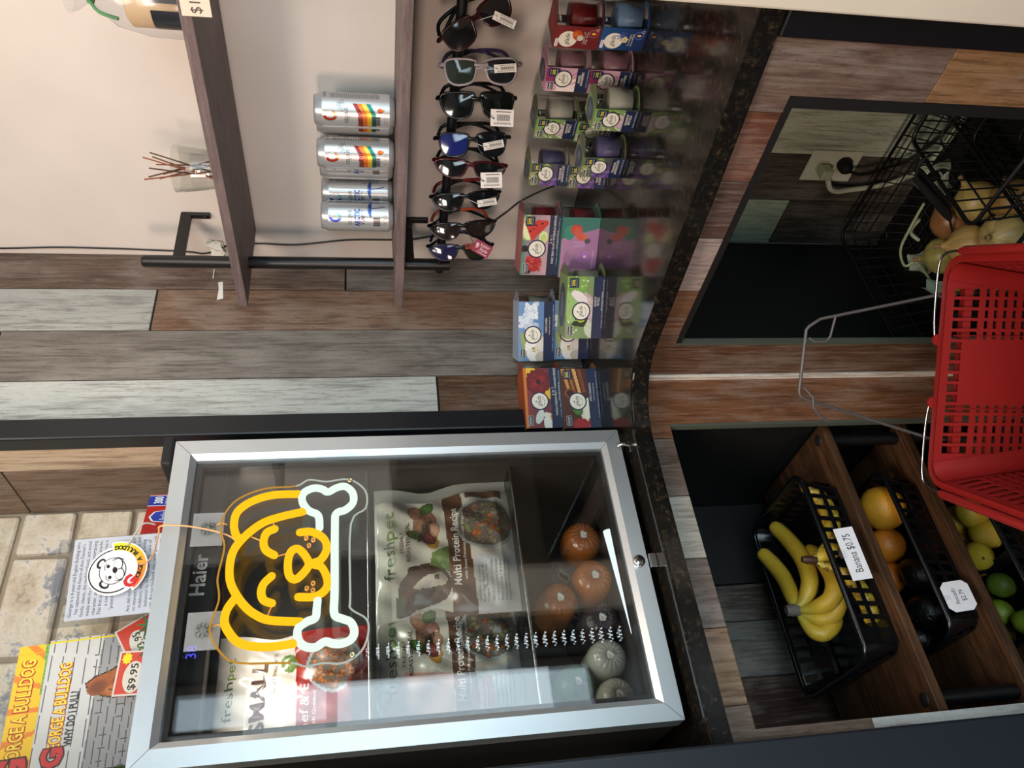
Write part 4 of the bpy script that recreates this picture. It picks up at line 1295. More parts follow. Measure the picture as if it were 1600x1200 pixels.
# reed diffuser glass
gx, gy, gz = 1.355, 1.082, 1.691
rd = tag(empty('reed_diffuser', (gx, gy, gz)), 'clear glass tumbler with thin brown reeds on the upper shelf', 'diffuser')
MB().lathe([(0, .001), (.034, .001), (.036, .004), (.047, .094), (.0455, .094), (.0345, .009), (0, .008)], 32).build('glass', M_JAR, rd)
lab = MB()
for z in (.028, .055):
    f = Face(lab, (0, 0, 0), (1, 0, 0), (0, 0, 1), fn=lambda a, b, d: ((.0378 + .12 * b + d) * math.cos(a), (.0378 + .12 * b + d) * math.sin(a), b))
f.rect(2.6, .030, 4.6, .058, (.80, .80, .77), n=16)
lab.build('frosted_band', M_CLEARFILM, rd)
for k in range(9):
    a = k * .7
    MB().tube([(.022 * math.cos(a), .022 * math.sin(a), .011), (.034 * math.cos(a + 2.4) * (1 if k % 2 else .6), .034 * math.sin(a + 2.4) * (1 if k % 2 else .6), .125 + .028 * ((k * 5 % 7) / 6))], .0016, 6, ((.45, .26, .16), (.55, .30, .20), (.30, .20, .15))[k % 3]).build('reed', M_MATTE, rd)
# wrapped gift under clear film at the right end
gf = tag(empty('wrapped_gift', (1.37, .742, 1.691)), 'dark banded jar wrapped in clear film with a green ribbon on the upper shelf', 'gift')
MB().lathe([(0, .001), (.046, .001), (.046, .10), (.04, .105), (0, .105)], 28, (.80, .68, .54)).build('jar', M_MATTE, gf)
bd = MB()
f = Face(bd, (0, 0, 0), (1, 0, 0), (0, 0, 1), fn=lambda a, b, d: ((.0462 + d) * math.cos(a), (.0462 + d) * math.sin(a), b))
for q in range(5):
    f.rect(1.2 + q * 1.15, .006, 2.1 + q * 1.15, .064, (.13, .15, .18), n=8)
bd.build('label_band', M_PRINT, gf)
MB().lathe([(.058, .0005), (.062, .03), (.060, .075), (.047, .125), (.018, .158), (.010, .165), (.024, .185), (.030, .20)], 22).build('clear_wrap', M_CLEARFILM, gf)
MB().tube([(.012 * math.cos(k * .63), .012 * math.sin(k * .63), .165) for k in range(10)], .0045, 6, (.30, .52, .34), closed=True).tube(smooth([(-.012, .004, .165), (-.026, .015, .15), (-.034, .02, .12)], False, 3), .003, 6, (.30, .52, .34)).build('ribbon', M_PAPER, gf)
# price tag at the shelf edge
pt = tag(empty('shelf_price_tag', (1.231, .662, 1.672)), 'cream paper tag printed $1 on the edge of the upper shelf', 'price tag')
mb = MB().box(-.0012, -.0002, -.028, .028, -.031, .013, (.88, .82, .74))
f = Face(mb, (-.0012, 0, 0), (0, -1, 0), (0, 0, 1))
f.text('$19', -.024, -.017, .016, (.30, .26, .24), 1, align='L')
mb.build('card', M_PAPER, pt)

# ------------------------------------------------------------------ drink cans on the lower shelf
def make_can(kind, x, y, turn, label):
    e = tag(empty('drink_can', (x, y, 1.3515), turn), label, 'can', 'slim drink cans on the lower shelf')
    r, h = .0331, .157
    sv = (.72, .73, .74)
    MB().lathe([(0, .004), (.022, .003), (.0255, .0005), (.028, .004), (r, .012), (r, h - .017), (.0288, h - .005), (.0282, h - .001), (.0268, h), (.0255, h - .005), (0, h - .006)], 40, sv).build('can_body', M_CAN, e)
    mb = MB()
    f = Face(mb, (0, 0, 0), (1, 0, 0), (0, 0, 1), fn=lambda a, b, d: ((r + .0002 + d) * math.sin(a / r), -(r + .0002 + d) * math.cos(a / r), b), lift=.00015, strip=.0035)
    # the front of the label faces local -y; a runs along the skin in metres
    f.rect(-.10, .012, .10, .1405, (.74, .75, .755), 0)
    bl, dk = (.13, .24, .60), (.20, .20, .22)
    f.ell(0.0, .126, .0105, .0135, bl if kind == 'arctic' else (.60, .18, .10), 1, 22)
    f.poly([(0.0, .1125), (.0075, .1165), (.0105, .126), (.0075, .1355), (0, .1395)], (.80, .81, .80), 2)
    f.poly([(-.002, .1125), (.0095, .118), (.008, .122), (-.002, .118)], (.50, .72, .70) if kind == 'arctic' else (.70, .55, .42), 3)
    f.ell(.0005, .126, .0052, .0075, (.74, .75, .755), 4, 16)
    f.text('CELSIUS', 0, .0915, .0068, dk, 2, width=.031, bold=.01)
    f.text('LIVE FIT', 0, .0875, .0022, dk, 2, width=.012)
    if kind == 'arctic':
        f.text('ARCTIC', 0, .074, .011, (.14, .30, .62), 2, width=.038, bold=.03)
        f.text('Vibe', -.006, .063, .011, (.20, .18, .42), 3, shear=.3, width=.022)
        f.text('SPARKLING FROZEN BERRY', .008, .0685, .0022, dk, 2, width=.02)
        for q in range(9):
            a0 = -1.5 + q * .4
            f.line([(.020, .050), (.020 + .014 * math.sin(a0), .050 + .012 * math.cos(a0) * .6), (.020 + .019 * math.sin(a0), .050 + .004 * math.cos(a0))], .0022, (.16, .30, .58), 2)
        f.line([(.020, .050), (.022, .036), (.026, .020)], .002, (.18, .30, .52), 2)
        f.line([(.036, .014), (.034, .07)], .0012, (.45, .48, .58), 2)
    else:
        for q, c in enumerate(((.52, .12, .13), (.85, .42, .14), (.88, .70, .20), (.10, .45, .42))):
            f.poly([(-.022, .072 - q * .0085), (.004, .072 - q * .0085), (.024, .083 - q * .0085), (.024, .0745 - q * .0085), (.004, .0635 - q * .0085), (-.022, .0635 - q * .0085)], c, 2)
        f.text('FANTASY', -.006, .063, .010, (.90, .55, .50), 4, shear=.25, width=.034, bold=.03)
        f.text('FANTASY', -.006, .063, .010, (.20, .14, .18), 5, shear=.25, width=.034)
        for q in range(7):
            a0 = -1.4 + q * .47
            f.line([(.020, .100), (.020 + .012 * math.sin(a0), .100 + .014 * math.cos(a0))], .0026, (.22, .23, .26), 2)
            f.line([(.020, .100), (.020 + .0115 * math.sin(a0), .100 + .0135 * math.cos(a0))], .0012, (.80, .80, .80), 3)
        f.ell(.012, .030, .0045, .0055, (.75, .33, .12), 2)
        f.line([(.012, .030), (.013, .022)], .0035, (.82, .45, .14), 2)
    for q in range(13):
        f.rect(-.019 + q * .0016, .030, -.0183 + q * .0016 + (.0004 if q % 3 else 0), .045, (.18, .18, .19), 2)
    for q in range(3):
        f.ell(-.014 + q * .008, .0195, .0034, .0034, (.35, .35, .36), 2, 14)
        f.ell(-.014 + q * .008, .0195, .0029, .0029, (.76, .77, .77), 3, 14)
    # nutrition panel on the right flank
    f.rect(.034, .030, .056, .132, (.70, .71, .715), 1, n=6)
    for q in range(26):
        f.rect(.0355, .0325 + q * .0036, .0355 + .012 + .007 * ((q * 7) % 5) / 4, .0338 + q * .0036, (.42, .42, .43), 2, n=4)
    f.text('CELSIUS', .046, .1335, .005, dk, 2, width=.022)
    mb.build('printed_label', M_CAN, e)
    MB().lathe([(0.009, .0), (.011, .001), (.009, .002)], 12, (.7, .7, .7), o=(.004, 0, h - .0055)).build('pull_tab', M_CHROME, e)
    return e
vd = lambda x, y: math.atan2(y, x) - math.pi / 2   # turns a label towards the open side of the shelf
for k, x, y, dt, lab in (('fantasy', 1.388, .953, -.32, 'silver drink can with orange stripes at the right end of the row, in front'), ('fantasy', 1.445, 1.012, -.12, 'silver drink can with orange stripes pushed back between two striped cans'),
                         ('fantasy', 1.388, 1.054, -.28, 'silver drink can with orange stripes in the front middle of the row'), ('arctic', 1.445, 1.125, -.1, 'silver drink can with blue print pushed back beside the front striped can'),
                         ('arctic', 1.441, 1.199, -.45, 'silver drink can with a blue palm tree, half hidden by the leftmost can'), ('arctic', 1.368, 1.206, -.12, 'silver blue print drink can fully shown at the left end of the row')):
    make_can(k, x, y, vd(x, y) + dt, lab)

# ------------------------------------------------------------------ sunglasses hooked on the rod
def sunglasses(x, y, tilt, fc, lc, tc, shape, wrap, tagk, label, tip=None, yaw=0.0, txy=(.03, .045), trot=0):
    """front hangs upright: local a = down, b = brow side (to the right), n = towards the room"""
    e = tag(empty('sunglasses', (x, y, 1.252)), label, 'sunglasses', 'sunglasses hung on the rod')
    n = Vector((-.80 * math.cos(yaw) + .6 * math.sin(yaw), -.60 * math.cos(yaw) - .8 * math.sin(yaw), .05)).normalized()
    a = Vector((0, 0, -1))
    b = Vector((-n.y, n.x, 0)).normalized()
    if b.y > 0: b = -b
    a = (a - n * a.dot(n)).normalized()
    ct_, st_ = math.cos(tilt), math.sin(tilt)
    a2, b2 = a * ct_ + b * st_, b * ct_ - a * st_
    def P(u, v, d):
        """u along the width from the upper end, v to the brow, d forwards"""
        q = (u - .07) / .07
        return a2 * u + b2 * v + n * (d + .010 - wrap * q * q)
    half = {'square': [(.008, .017), (.030, .020), (.060, .016), (.061, .002), (.054, -.018), (.030, -.024), (.013, -.018), (.006, .0)],
            'sport': [(.002, .010), (.028, .015), (.064, .012), (.062, .0), (.052, -.016), (.030, -.020), (.012, -.012), (.002, .0)],
            'wide': [(.004, .016), (.030, .020), (.062, .018), (.062, .004), (.055, -.020), (.032, -.026), (.012, -.018), (.003, .0)]}[shape]
    for side in (0, 1):
        L = [(u if not side else .14 - u, v) for u, v in half]
        if side: L = L[::-1]
        S = smooth([(u, v, 0) for u, v in L], True, 3)
        cu, cv = sum(p.x for p in S) / len(S), sum(p.y for p in S) / len(S)
        lens = MB()
        m = len(S)
        vs = [P(p.x, p.y, 0) for p in S] + [P(cu + (p.x - cu) * .5, cv + (p.y - cv) * .5, .0015) for p in S] + [P(cu, cv, .002)]
        fs = [(i, (i + 1) % m, m + (i + 1) % m, m + i) for i in range(m)] + [(m + i, m + (i + 1) % m, 2 * m) for i in range(m)]
        c = lc[side] if isinstance(lc, list) else lc
        lens.add(vs, fs, c, 0, True)
        lens.add([v - n * .0018 for v in vs], [q[::-1] for q in fs], c, 0, True)
        lens.build('lens', M_LENS, e)
        if side == 0:
            frame = MB()
        frame.tube([P(p.x, p.y, -.001) for p in S], .0024, 6, fc, closed=True)
    frame.tube([P(.058, .010, 0), P(.07, .0085, .0015), P(.082, .010, 0)], .0034, 6, fc)
    frame.tube([P(.060, .002, -.001), P(.07, .005, .001), P(.080, .002, -.001)], .002, 6, fc)
    for u in (0.0, .14):
        q = 1 if u else -1
        frame.tube([P(u - q * .008, .012, -.001), P(u + q * .003, .011, -.006), P(u + q * .004, .010, -.014)], [.004, .0042, .0036], 6, fc)
    frame.build('frame', M_GLOSS, e)
    # folded temples cross behind the front, one of them over the rod
    for q in (0, 1):
        u0 = -.003 if q == 0 else .143
        u1 = .112 if q == 0 else .020
        s_ = 1 if q == 0 else -1
        pts_ = smooth([P(u0, .010, -.014), P(u0 + s_ * .012, .013, -.038 - q * .008), P((u0 + u1) / 2, .036, -.046 - q * .008), P(u1, .036, -.044 - q * .008), P(u1 + s_ * .016, .016, -.042 - q * .008)], False, 4)
        mb = MB()
        k = len(pts_)
        c1 = tip or tc
        cut = int(k * .55)
        mb.tube(pts_[:cut + 1], .0032, 6, tc)
        mb.tube(pts_[cut:], .0036, 6, c1)
        mb.build('temple', M_GLOSS, e)
    # swing tag
    if tagk:
        tu, tv = txy
        o = P(tu + .07, tv, .012)
        c_, s_2 = math.cos(trot), math.sin(trot)
        A_, B_ = a * c_ + b * s_2, b * c_ - a * s_2
        kind = tagk
        if kind == 'card':
            w_, h_, col = .040, .028, (.55, .16, .26)
        elif kind == 'big':
            w_, h_, col = .043, .030, (.90, .88, .86)
        elif kind == 'orange':
            w_, h_, col = .036, .012, (.55, .20, .12)
        else:
            w_, h_, col = .040, .014, (.88, .86, .83)
        mb = MB()
        mb.add([o - n * .0003, o + A_ * w_ - n * .0003, o + A_ * w_ + B_ * h_ - n * .0003, o + B_ * h_ - n * .0003, o + n * .0003, o + A_ * w_ + n * .0003, o + A_ * w_ + B_ * h_ + n * .0003, o + B_ * h_ + n * .0003],
               [(0, 1, 2, 3), (7, 6, 5, 4), (0, 4, 5, 1), (1, 5, 6, 2), (2, 6, 7, 3), (3, 7, 4, 0)], col)
        dk = (.18, .17, .17)
        fm = lambda p, q_, d: o + A_ * p + B_ * q_ + n * (.0004 + d)
        f = Face(mb, (0, 0, 0), (1, 0, 0), (0, 0, 1), fn=fm)
        if kind == 'card':
            f.text('SUNNY', .024, .018, .006, (.9, .85, .86), 1, width=.022)
            f.text('Style', .024, .009, .007, (.9, .85, .86), 1, shear=.3, width=.02)
            f.text('SUNGLASSES', .024, .003, .003, (.9, .85, .86), 1, width=.024)
            f.ell(.007, .016, .004, .006, (.85, .70, .72), 1)
        elif kind == 'orange':
            f.ell(.008, .006, .004, .004, (.30, .12, .08), 1)
            f.line([(.014, .006), (.032, .006)], .002, (.30, .12, .08), 1)
        else:
            hs = h_ / .030
            for k in range(22):
                f.rect(.012 + k * .0011, .010 * hs, .0124 + k * .0011 + (.0003 if k % 3 == 0 else 0), .021 * hs, dk, 1)
            f.rect(.010, .025 * hs, .038, .0265 * hs, dk, 1)
            f.poly([fr_ for fr_ in [(.006, .012 * hs), (.0075, .0135 * hs), (.006, .015 * hs), (.0045, .0135 * hs)]], dk, 1)
            # the price line reads upside down, as the tags hang
            fu = Face(mb, (0, 0, 0), (1, 0, 0), (0, 0, 1), fn=lambda p, q_, d: fm(w_ - p, h_ - q_, d))
            fu.text('MAXIMUM $9.99', w_ - .022, h_ - .0075 * hs, .0042 * hs, dk, 1, width=.032)
        ob = mb.build('swing_tag', M_PAPER, e)
        MB().tube(smooth([P(.075, .0, .004), o + A_ * .002 + B_ * h_ * .5 + n * .004, o + A_ * .006 + B_ * h_ * .5 + n * .0012], False, 4), .0006, 5, (.8, .8, .8) if kind == 'tag' else (.1, .1, .1)).build('tag_string', M_ROPE, ob)
    # hang: top hinge a little above the rod
    z_top = 1.274
    e.location = (x, y, z_top)
    return e
BLK = (.035, .035, .04)
sx = 1.298
sunglasses(sx, .752, .62, (.17, .05, .06), (.10, .09, .10), BLK, 'square', .006, 'tag', 'dark maroon sunglasses hanging askew at the right end of the rod', yaw=-.1, txy=(.022, -.010), trot=-.35)
sunglasses(sx, .802, .06, (.60, .56, .58), [(.16, .20, .17), (.12, .12, .14)], (.22, .17, .32), 'square', .008, 'tag', 'clear framed sunglasses with purple temples', txy=(.022, -.006), trot=.1)
sunglasses(sx, .868, .04, BLK, (.07, .08, .075), BLK, 'wide', .012, 'big', 'black framed sunglasses with a large square white tag', txy=(.022, -.040), trot=0)
sunglasses(sx, .957, .05, (.04, .05, .07), [(.12, .16, .42), (.08, .08, .10)], BLK, 'square', .010, 'tag', 'black sunglasses with a blue mirrored upper lens and a thin white tag', txy=(.020, -.014), trot=.22)
sunglasses(sx, 1.008, -.05, (.26, .05, .07), (.09, .09, .10), BLK, 'sport', .012, 'big', 'glossy dark red framed sunglasses with black temples', txy=(.022, -.036), trot=.05)
sunglasses(sx, 1.102, .10, BLK, (.08, .08, .09), BLK, 'sport', .014, 'tag', 'black wraparound sunglasses with red crossed temple tips', tip=(.42, .08, .09), txy=(.022, -.016), trot=.18)
sunglasses(sx, 1.183, .10, BLK, (.14, .11, .10), BLK, 'sport', .014, 'card', 'black wraparound sunglasses with orange temple tips and a pink card tag', tip=(.65, .27, .12), txy=(.012, -.044), trot=-.5)
sunglasses(sx, 1.243, .05, (.06, .08, .12), [(.13, .13, .26), (.14, .14, .10)], BLK, 'sport', .012, 'orange', 'blue tinted wraparound sunglasses nearest the black upright', tip=(.16, .12, .30), txy=(.008, .006), trot=.05)

# ------------------------------------------------------------------ scented candles on the counter
def theme_art(kind, two):
    W_ = (.135 / .083) if two else (.066 / .083)
    nu = 84 if two else 44
    A = Art(nu, 52, W_, (.5, .5, .5))
    R = A.r
    if kind == 'berry':
        A.grad((.86, .66, .68), (.52, .46, .50)); A.put(A.v > .93, (.28, .55, .45))
        A.ell(1.28, .86, .34, .22, (.70, .78, .42)); A.ell(1.25, .84, .28, .17, (.88, .92, .68))
        A.poly([(.92, .75), (1.46, .98), (1.50, .34), (1.38, .33)], (.82, .20, .17), .02)
        for p in ((1.25, .72), (1.36, .66), (1.40, .50), (1.2, .80)): A.ell(*p, .02, .03, (.15, .06, .06))
        A.ell(1.04, .44, .16, .12, (.84, .89, .62)); A.ell(1.02, .44, .10, .08, (.75, .84, .45))
        A.ell(.72, .92, .09, .12, (.12, .10, .14), 0, .05); A.ell(.13, .82, .10, .12, (.14, .11, .15), 0, .04)
        A.ell(.34, .66, .24, .22, (.70, .13, .14), .2, .02)
        A.dots(70, (.13, .47, .55, .86), .03, [(.78, .20, .20), (.62, .10, .12), (.82, .28, .26)])
    elif kind == 'berryback':
        A.grad((.62, .42, .60), (.70, .48, .64)); A.poly([(1.05, 1), (W_, 1), (W_, .0), (1.35, .0)], (.20, .46, .41))
        A.ell(1.22, .80, .2, .14, (.20, .55, .45)); A.ell(1.30, .62, .14, .16, (.80, .26, .20)); A.ell(1.10, .40, .10, .10, (.82, .40, .30)); A.ell(1.0, .30, .07, .08, (.25, .25, .32)); A.ell(1.18, .55, .2, .1, (.85, .33, .25), .5)
        A.ell(.55, .45, .10, .14, (.72, .48, .70)); A.ell(.06, .62, .16, .20, (.88, .86, .84)); A.ell(.12, .40, .12, .10, (.78, .50, .26))
    elif kind == 'dewdrop':
        A.grad((.44, .53, .31), (.52, .62, .40))
        A.ell(.9, .9, .5, .22, (.60, .74, .42), .3, .02); A.ell(1.45 * W_ / 1.63, .75, .3, .3, (.48, .66, .26), .4, .02); A.ell(.30, .25, .3, .25, (.76, .78, .70), 0, .02)
        A.poly([(.35, .85), (.75, .62), (.62, .36), (.30, .50)], (.15, .22, .10))
        A.ell(.80 if two else .35, .36, .42 if two else .3, .17, (.80, .68, .70), .35, .015, (.70, .56, .60))
        A.ell(.55 if two else .25, .60, .12, .12, (.72, .76, .22)); A.ell(1.1 if two else .5, .66, .25, .12, (.88, .84, .84), 1.0)
        A.ell(.90 if two else .30, .22, .05, .04, (.90, .50, .18))
        A.dots(36, (.05, .1, W_, 1), .025, [(.70, .82, .55), (.82, .88, .72), (.50, .64, .34)])
        A.ell(.10, .10, .16, .14, (.80, .74, .74))
    elif kind == 'linen':
        A.grad((.30, .46, .66), (.42, .58, .78))
        A.dots(26, (.9, .62, 1.25, .95), .08, [(.82, .86, .92), (.72, .79, .88)]); A.dots(22, (1.2, .50, 1.55, .8), .07, [(.86, .89, .93), (.76, .82, .90)]); A.dots(14, (.7, .4, 1.0, .6), .06, [(.66, .74, .86), (.58, .68, .83)])
        A.ell(.45, .80, .35, .10, (.60, .66, .36), .3)
        A.ell(.35, .40, .40, .26, (.84, .82, .79), .3, .01, (.74, .71, .66)); A.ell(.55, .62, .32, .14, (.92, .91, .90), -.5); A.ell(.15, .62, .2, .12, (.88, .87, .84), .6); A.ell(.12, .30, .16, .22, (.72, .68, .62))
        A.dots(10, (.25, .45, .45, .65), .02, [(.70, .60, .22)])
    elif kind == 'vanilla':
        A.grad((.40, .14, .20), (.55, .20, .18)); A.poly([(1.2, 1), (W_, 1), (W_, .7), (1.5, .6)], (.92, .74, .12)); A.ell(.95, .36, .2, .12, (.92, .70, .12), .6)
        for k in range(7): A.ell(1.25, .62, .36, .13, (.62 - .03 * (k % 3), .11, .12), k * .9, .02, (.40, .06, .08))
        A.ell(1.25, .60, .08, .07, (.28, .05, .07)); A.ell(.45, .55, .3, .2, (.46, .18, .24), 0, .02)
        A.ell(.24, .30, .25, .11, (.88, .88, .80), .9, .01); A.ell(.30, .62, .2, .10, (.84, .86, .80), -.4); A.ell(.10, .42, .2, .10, (.90, .90, .86), .2); A.ell(.30, .26, .12, .08, (.80, .56, .16)); A.ell(.55, .2, .14, .12, (.55, .33, .18), 0, .06)
        A.put(A.v > .92, (.86, .45, .14))
    elif kind == 'apple':
        A.grad((.30, .12, .07), (.34, .15, .09)); 
        for k in range(4): A.poly([(.9 + .02 * k, .82 - .13 * k), (W_, 1.0 - .15 * k), (W_, .90 - .15 * k), (.9 + .02 * k, .74 - .13 * k)], ((.82, .56, .26), (.66, .38, .15), (.86, .62, .32), (.50, .26, .12))[k], .03)
        A.ell(.95, .78, .14, .16, (.55, .28, .13)); A.ell(.95, .78, .09, .10, (.24, .10, .06)); A.ell(.72, .60, .12, .22, (.50, .26, .12), .6, .03)
        A.ell(.42, .28, .40, .26, (.86, .84, .72)); A.ell(.40, .25, .33, .20, (.92, .90, .80)); A.ell(.42, .24, .03, .05, (.25, .14, .08)); A.ell(.50, .62, .17, .13, (.30, .52, .20), .5, .02, (.22, .40, .16)); A.ell(.10, .55, .16, .22, (.70, .12, .12), 0, .04); A.ell(.14, .22, .16, .14, (.66, .14, .14), 0, .06)
    elif kind == 'pink':
        A.grad((.80, .66, .70), (.72, .48, .62)); A.ell(.5, .85, .3, .2, (.58, .16, .38), .4, .03); A.ell(.62, .75, .2, .14, (.66, .25, .46), .9, .03); A.ell(.15, .45, .26, .4, (.90, .84, .80), .4, .02); A.ell(.10, .85, .16, .12, (.86, .60, .70), 0, .03); A.ell(.3, .2, .2, .12, (.92, .88, .82), .3)
        for k in range(6): A.ell(.1 + .1 * k, .15 + .1 * (k % 3), .02, .1, (.80, .40, .56), .6)
    elif kind == 'lavender':
        A.grad((.26, .16, .36), (.40, .50, .22)); A.ell(.5, .75, .28, .16, (.46, .60, .22), .4, .03); A.ell(.6, .55, .2, .1, (.55, .68, .30), .3, .03)
        A.dots(70, (0, .05, .5, .7), .05, [(.40, .26, .56), (.30, .18, .46), (.52, .38, .66)]); A.dots(14, (.0, .8, .6, 1), .04, [(.62, .60, .40), (.16, .14, .18), (.80, .80, .62)])
    elif kind == 'red':
        A.grad((.44, .10, .11), (.50, .13, .13))
    elif kind == 'blue':
        A.grad((.08, .16, .36), (.10, .32, .56))
    return A
NAVY = (.09, .135, .26)
def candle_box(kind, two, Lp, ang, z, label, wax, textlines, name=None, upside=False):
    """Lp: bottom front corner at the viewer's left; ang: direction of the front's bottom edge"""
    w, h, dp = (.135, .083, .072) if two else (.047, .083, .066)
    e = tag(empty(name or ('candle_two_pack' if two else 'boxed_candle'), (Lp[0], Lp[1], z), math.radians(ang)), label, 'candle', 'boxed candles on the counter')
    # local: x along the front to the viewer's right, y into the box, z up
    wv = .0012
    A = theme_art(kind, two)
    W_ = A.asp
    mb = MB()
    gm = A.c.mean(1, keepdims=True)
    A.c = gm + (A.c - gm) * .86
    A.onto(mb, lambda a, b: (a / W_ * w, 0, b * h))
    seasonal = kind in ('red', 'blue')
    edge_c = tuple(A.c[-nu_ // 2] if False else A.c[-1])
    wall_c = {'berry': (.62, .36, .38), 'berryback': (.22, .46, .42), 'dewdrop': (.47, .55, .36), 'linen': (.60, .66, .74), 'vanilla': (.62, .30, .16), 'apple': (.60, .45, .30), 'pink': (.78, .56, .64), 'lavender': (.47, .49, .38), 'red': (.45, .11, .12), 'blue': (.12, .34, .58)}[kind]
    # sleeve: front, top and bottom; ends stay open
    mb.box(0, w, .0003, wv, 0, h, wall_c)
    mb.box(0, w, wv, dp, h - .0008, h, wall_c)
    mb.box(0, w, wv, dp, 0, .0008, NAVY)
    mb.box(0, w * .35, dp - .001, dp, 0.001, h - .001, wall_c)
    # scalloped side flaps of the open end
    f = Face(mb, (0, 0, 0), (1, 0, 0), (0, 0, 1), lift=.00018)
    cr_, dkc = (.90, .88, .82), NAVY
    if kind == 'berryback':
        for k in range(5): f.line([(.070 + .003 * k, .030), (.070 + .003 * k, .058 - .004 * (k % 3))], .0007, (.85, .68, .84), 1)
        f.ell(.048, .028, .012, .012, (.68, .45, .70), 1, 24); f.ell(.048, .028, .0035, .0035, (.88, .76, .84), 2, 14)
        f.text('GLADE CANDLE', .040, .008, .004, (.86, .72, .84), 1)
    elif seasonal:
        f.ell(w * .42, h * .70, w * .36, w * .36, cr_, 1, 30)
        f.text('glade', w * .42, h * .67, .0085, dkc, 2, shear=.3, width=.024)
        if kind == 'red':
            f.ell(w * .62, h * .50, w * .26, w * .2, (.70, .28, .10), 3, 16, .6); f.ell(w * .50, h * .44, w * .13, w * .13, cr_, 3, 16); f.ell(w * .66, h * .56, w * .1, w * .12, (.82, .40, .16), 4, 12)
        else:
            for k in range(8): f.line([(w * .66, h * .54), (w * .66 + .010 * math.cos(k * .785), h * .54 + .010 * math.sin(k * .785))], .002, (.30, .36, .66), 3)
            for k in range(5): f.ell(w * .50 + .004 * math.cos(k * 1.257), h * .46 + .004 * math.sin(k * 1.257), .003, .003, (.85, .80, .62), 4, 10)
        for i, t_ in enumerate(textlines): f.text(t_, w * .5, h * (.33 - .06 * i), .0034, (.85, .80, .78), 2, width=.026)
        f.ell(w * .72, h * .16, .0085, .0085, (.62, .40, .42) if kind == 'red' else (.35, .48, .72), 1, 22); f.ell(w * .72, h * .16, .0072, .0072, wall_c if kind == 'red' else (.08, .18, .40), 2, 22); f.ell(w * .72, h * .16, .0024, .004, (.92, .72, .30), 3, 10)
        f.rrect(w * .06, h * .90, w * .44, h * .97, .002, (.92, .90, .90), 1)
        f.text('sc johnson', w * .25, h * .92, .003, dkc, 2, width=w * .34)
        f.text('12', w * .88, h * .06, .005, (.9, .88, .88), 2)
    else:
        bh = .30 * h
        f.rect(0, 0, w, bh, NAVY, 1)
        cx_, cy_, cr2 = (w * .445, h * .60, .0205) if two else (w * .54, h * .60, .0175)
        ax = 1 if two else .98
        f.ell(cx_, cy_, cr2 * ax, cr2, NAVY, 2, 34)
        f.ell(cx_, cy_, cr2 * .86 * ax, cr2 * .86, cr_, 3, 34)
        f.text('glade', cx_, cy_ - .003, cr2 * .46, dkc, 4, shear=.35, width=cr2 * 1.15)
        f.line([(cx_ - cr2 * .5, cy_ - cr2 * .42), (cx_, cy_ - cr2 * .55), (cx_ + cr2 * .5, cy_ - cr2 * .30)], .0008, dkc, 4)
        f.poly([(cx_ - cr2 * .15, cy_ + cr2 * .32), (cx_ + .002 - cr2 * .15, cy_ + cr2 * .5), (cx_ + .0045 - cr2 * .15, cy_ + cr2 * .36)], dkc, 4)
        lw = w * (.16 if two else .36)
        f.rrect(w * .045, h * .80, w * .045 + lw, h * .94, .002, cr_, 2)
        f.rrect(w * .045 + .0006, h * .80 + .0006, w * .045 + lw - .0006, h * .94 - .0006, .0018, NAVY, 3)
        f.text('Johnson', w * .045 + lw / 2, h * .865, .0042, cr_, 4, width=lw * .80, bold=.02)
        f.text('A FAMILY COMPANY', w * .045 + lw / 2, h * .83, .0016, cr_, 4, width=lw * .7)
        if kind in ('berry', 'dewdrop', 'apple', 'pink', 'lavender'):
            bw = w * (.155 if two else .34)
            f.rrect(w * .975 - bw, h * .70, w * .975, h * .95, .002, NAVY, 3)
            f.text('20%', w * .975 - bw / 2, h * .80, .0062 if two else .0055, (.88, .80, .22), 4, width=bw * .66, bold=.03)
            f.text('NOW WITH', w * .975 - bw / 2, h * .895, .0022, (.8, .82, .88), 4, width=bw * .7)
            f.text('MORE FRAGRANCE', w * .975 - bw / 2, h * .745, .0020, (.8, .82, .88), 4, width=bw * .8)
        if two:
            for i, t_ in enumerate(textlines):
                hh = .0048 if i < (2 if len(textlines) > 1 and kind in ('dewdrop', 'berry', 'vanilla') else 1) else .0025
                f.text(t_, w * .60, bh - .0078 - .0064 * i, hh, cr_, 2, width=min(w * .80, .0030 * len(t_) if hh > .004 else .0015 * len(t_)))
            f.text('2 Candles | 4.28 oz (121.7 g) Each, Total 8.56 oz (243.4 g)', w * .56, .0022, .0027, (.72, .75, .82), 2, width=w * .78)
        else:
            for i, t_ in enumerate(textlines):
                f.text(t_, w * .56, bh - .008 - .0058 * i, .0044, cr_, 2, width=min(w * .74, .0034 * len(t_)), bold=.01)
            f.text('Candle | 3.4 OZ (96.3 g)', w * .58, .0024, .0026, (.75, .78, .84), 2, width=w * .76)
    if not two or kind in ('dewdrop',):
        # label on the lid
        ft = Face(mb, (0, 0, h), (1, 0, 0), (0, 1, 0), lift=.0003)
        if not seasonal:
            ft.ell(w * .5, dp * .52, w * (.36 if two else .44), dp * .36, (.26, .30, .38), 1, 26)
            for k in range(3): ft.line([(w * .3, dp * (.42 + .1 * k)), (w * .7, dp * (.42 + .1 * k))], .0012, (.75, .78, .78), 2)
        else:
            ft.ell(w * .55, dp * .5, .010, .014, tuple(c * 1.25 for c in wall_c), 1, 20)
    mb.build('card_sleeve', M_PRINT, e)
    xs = (w * .27, w * .76) if two else (w - .0268,)
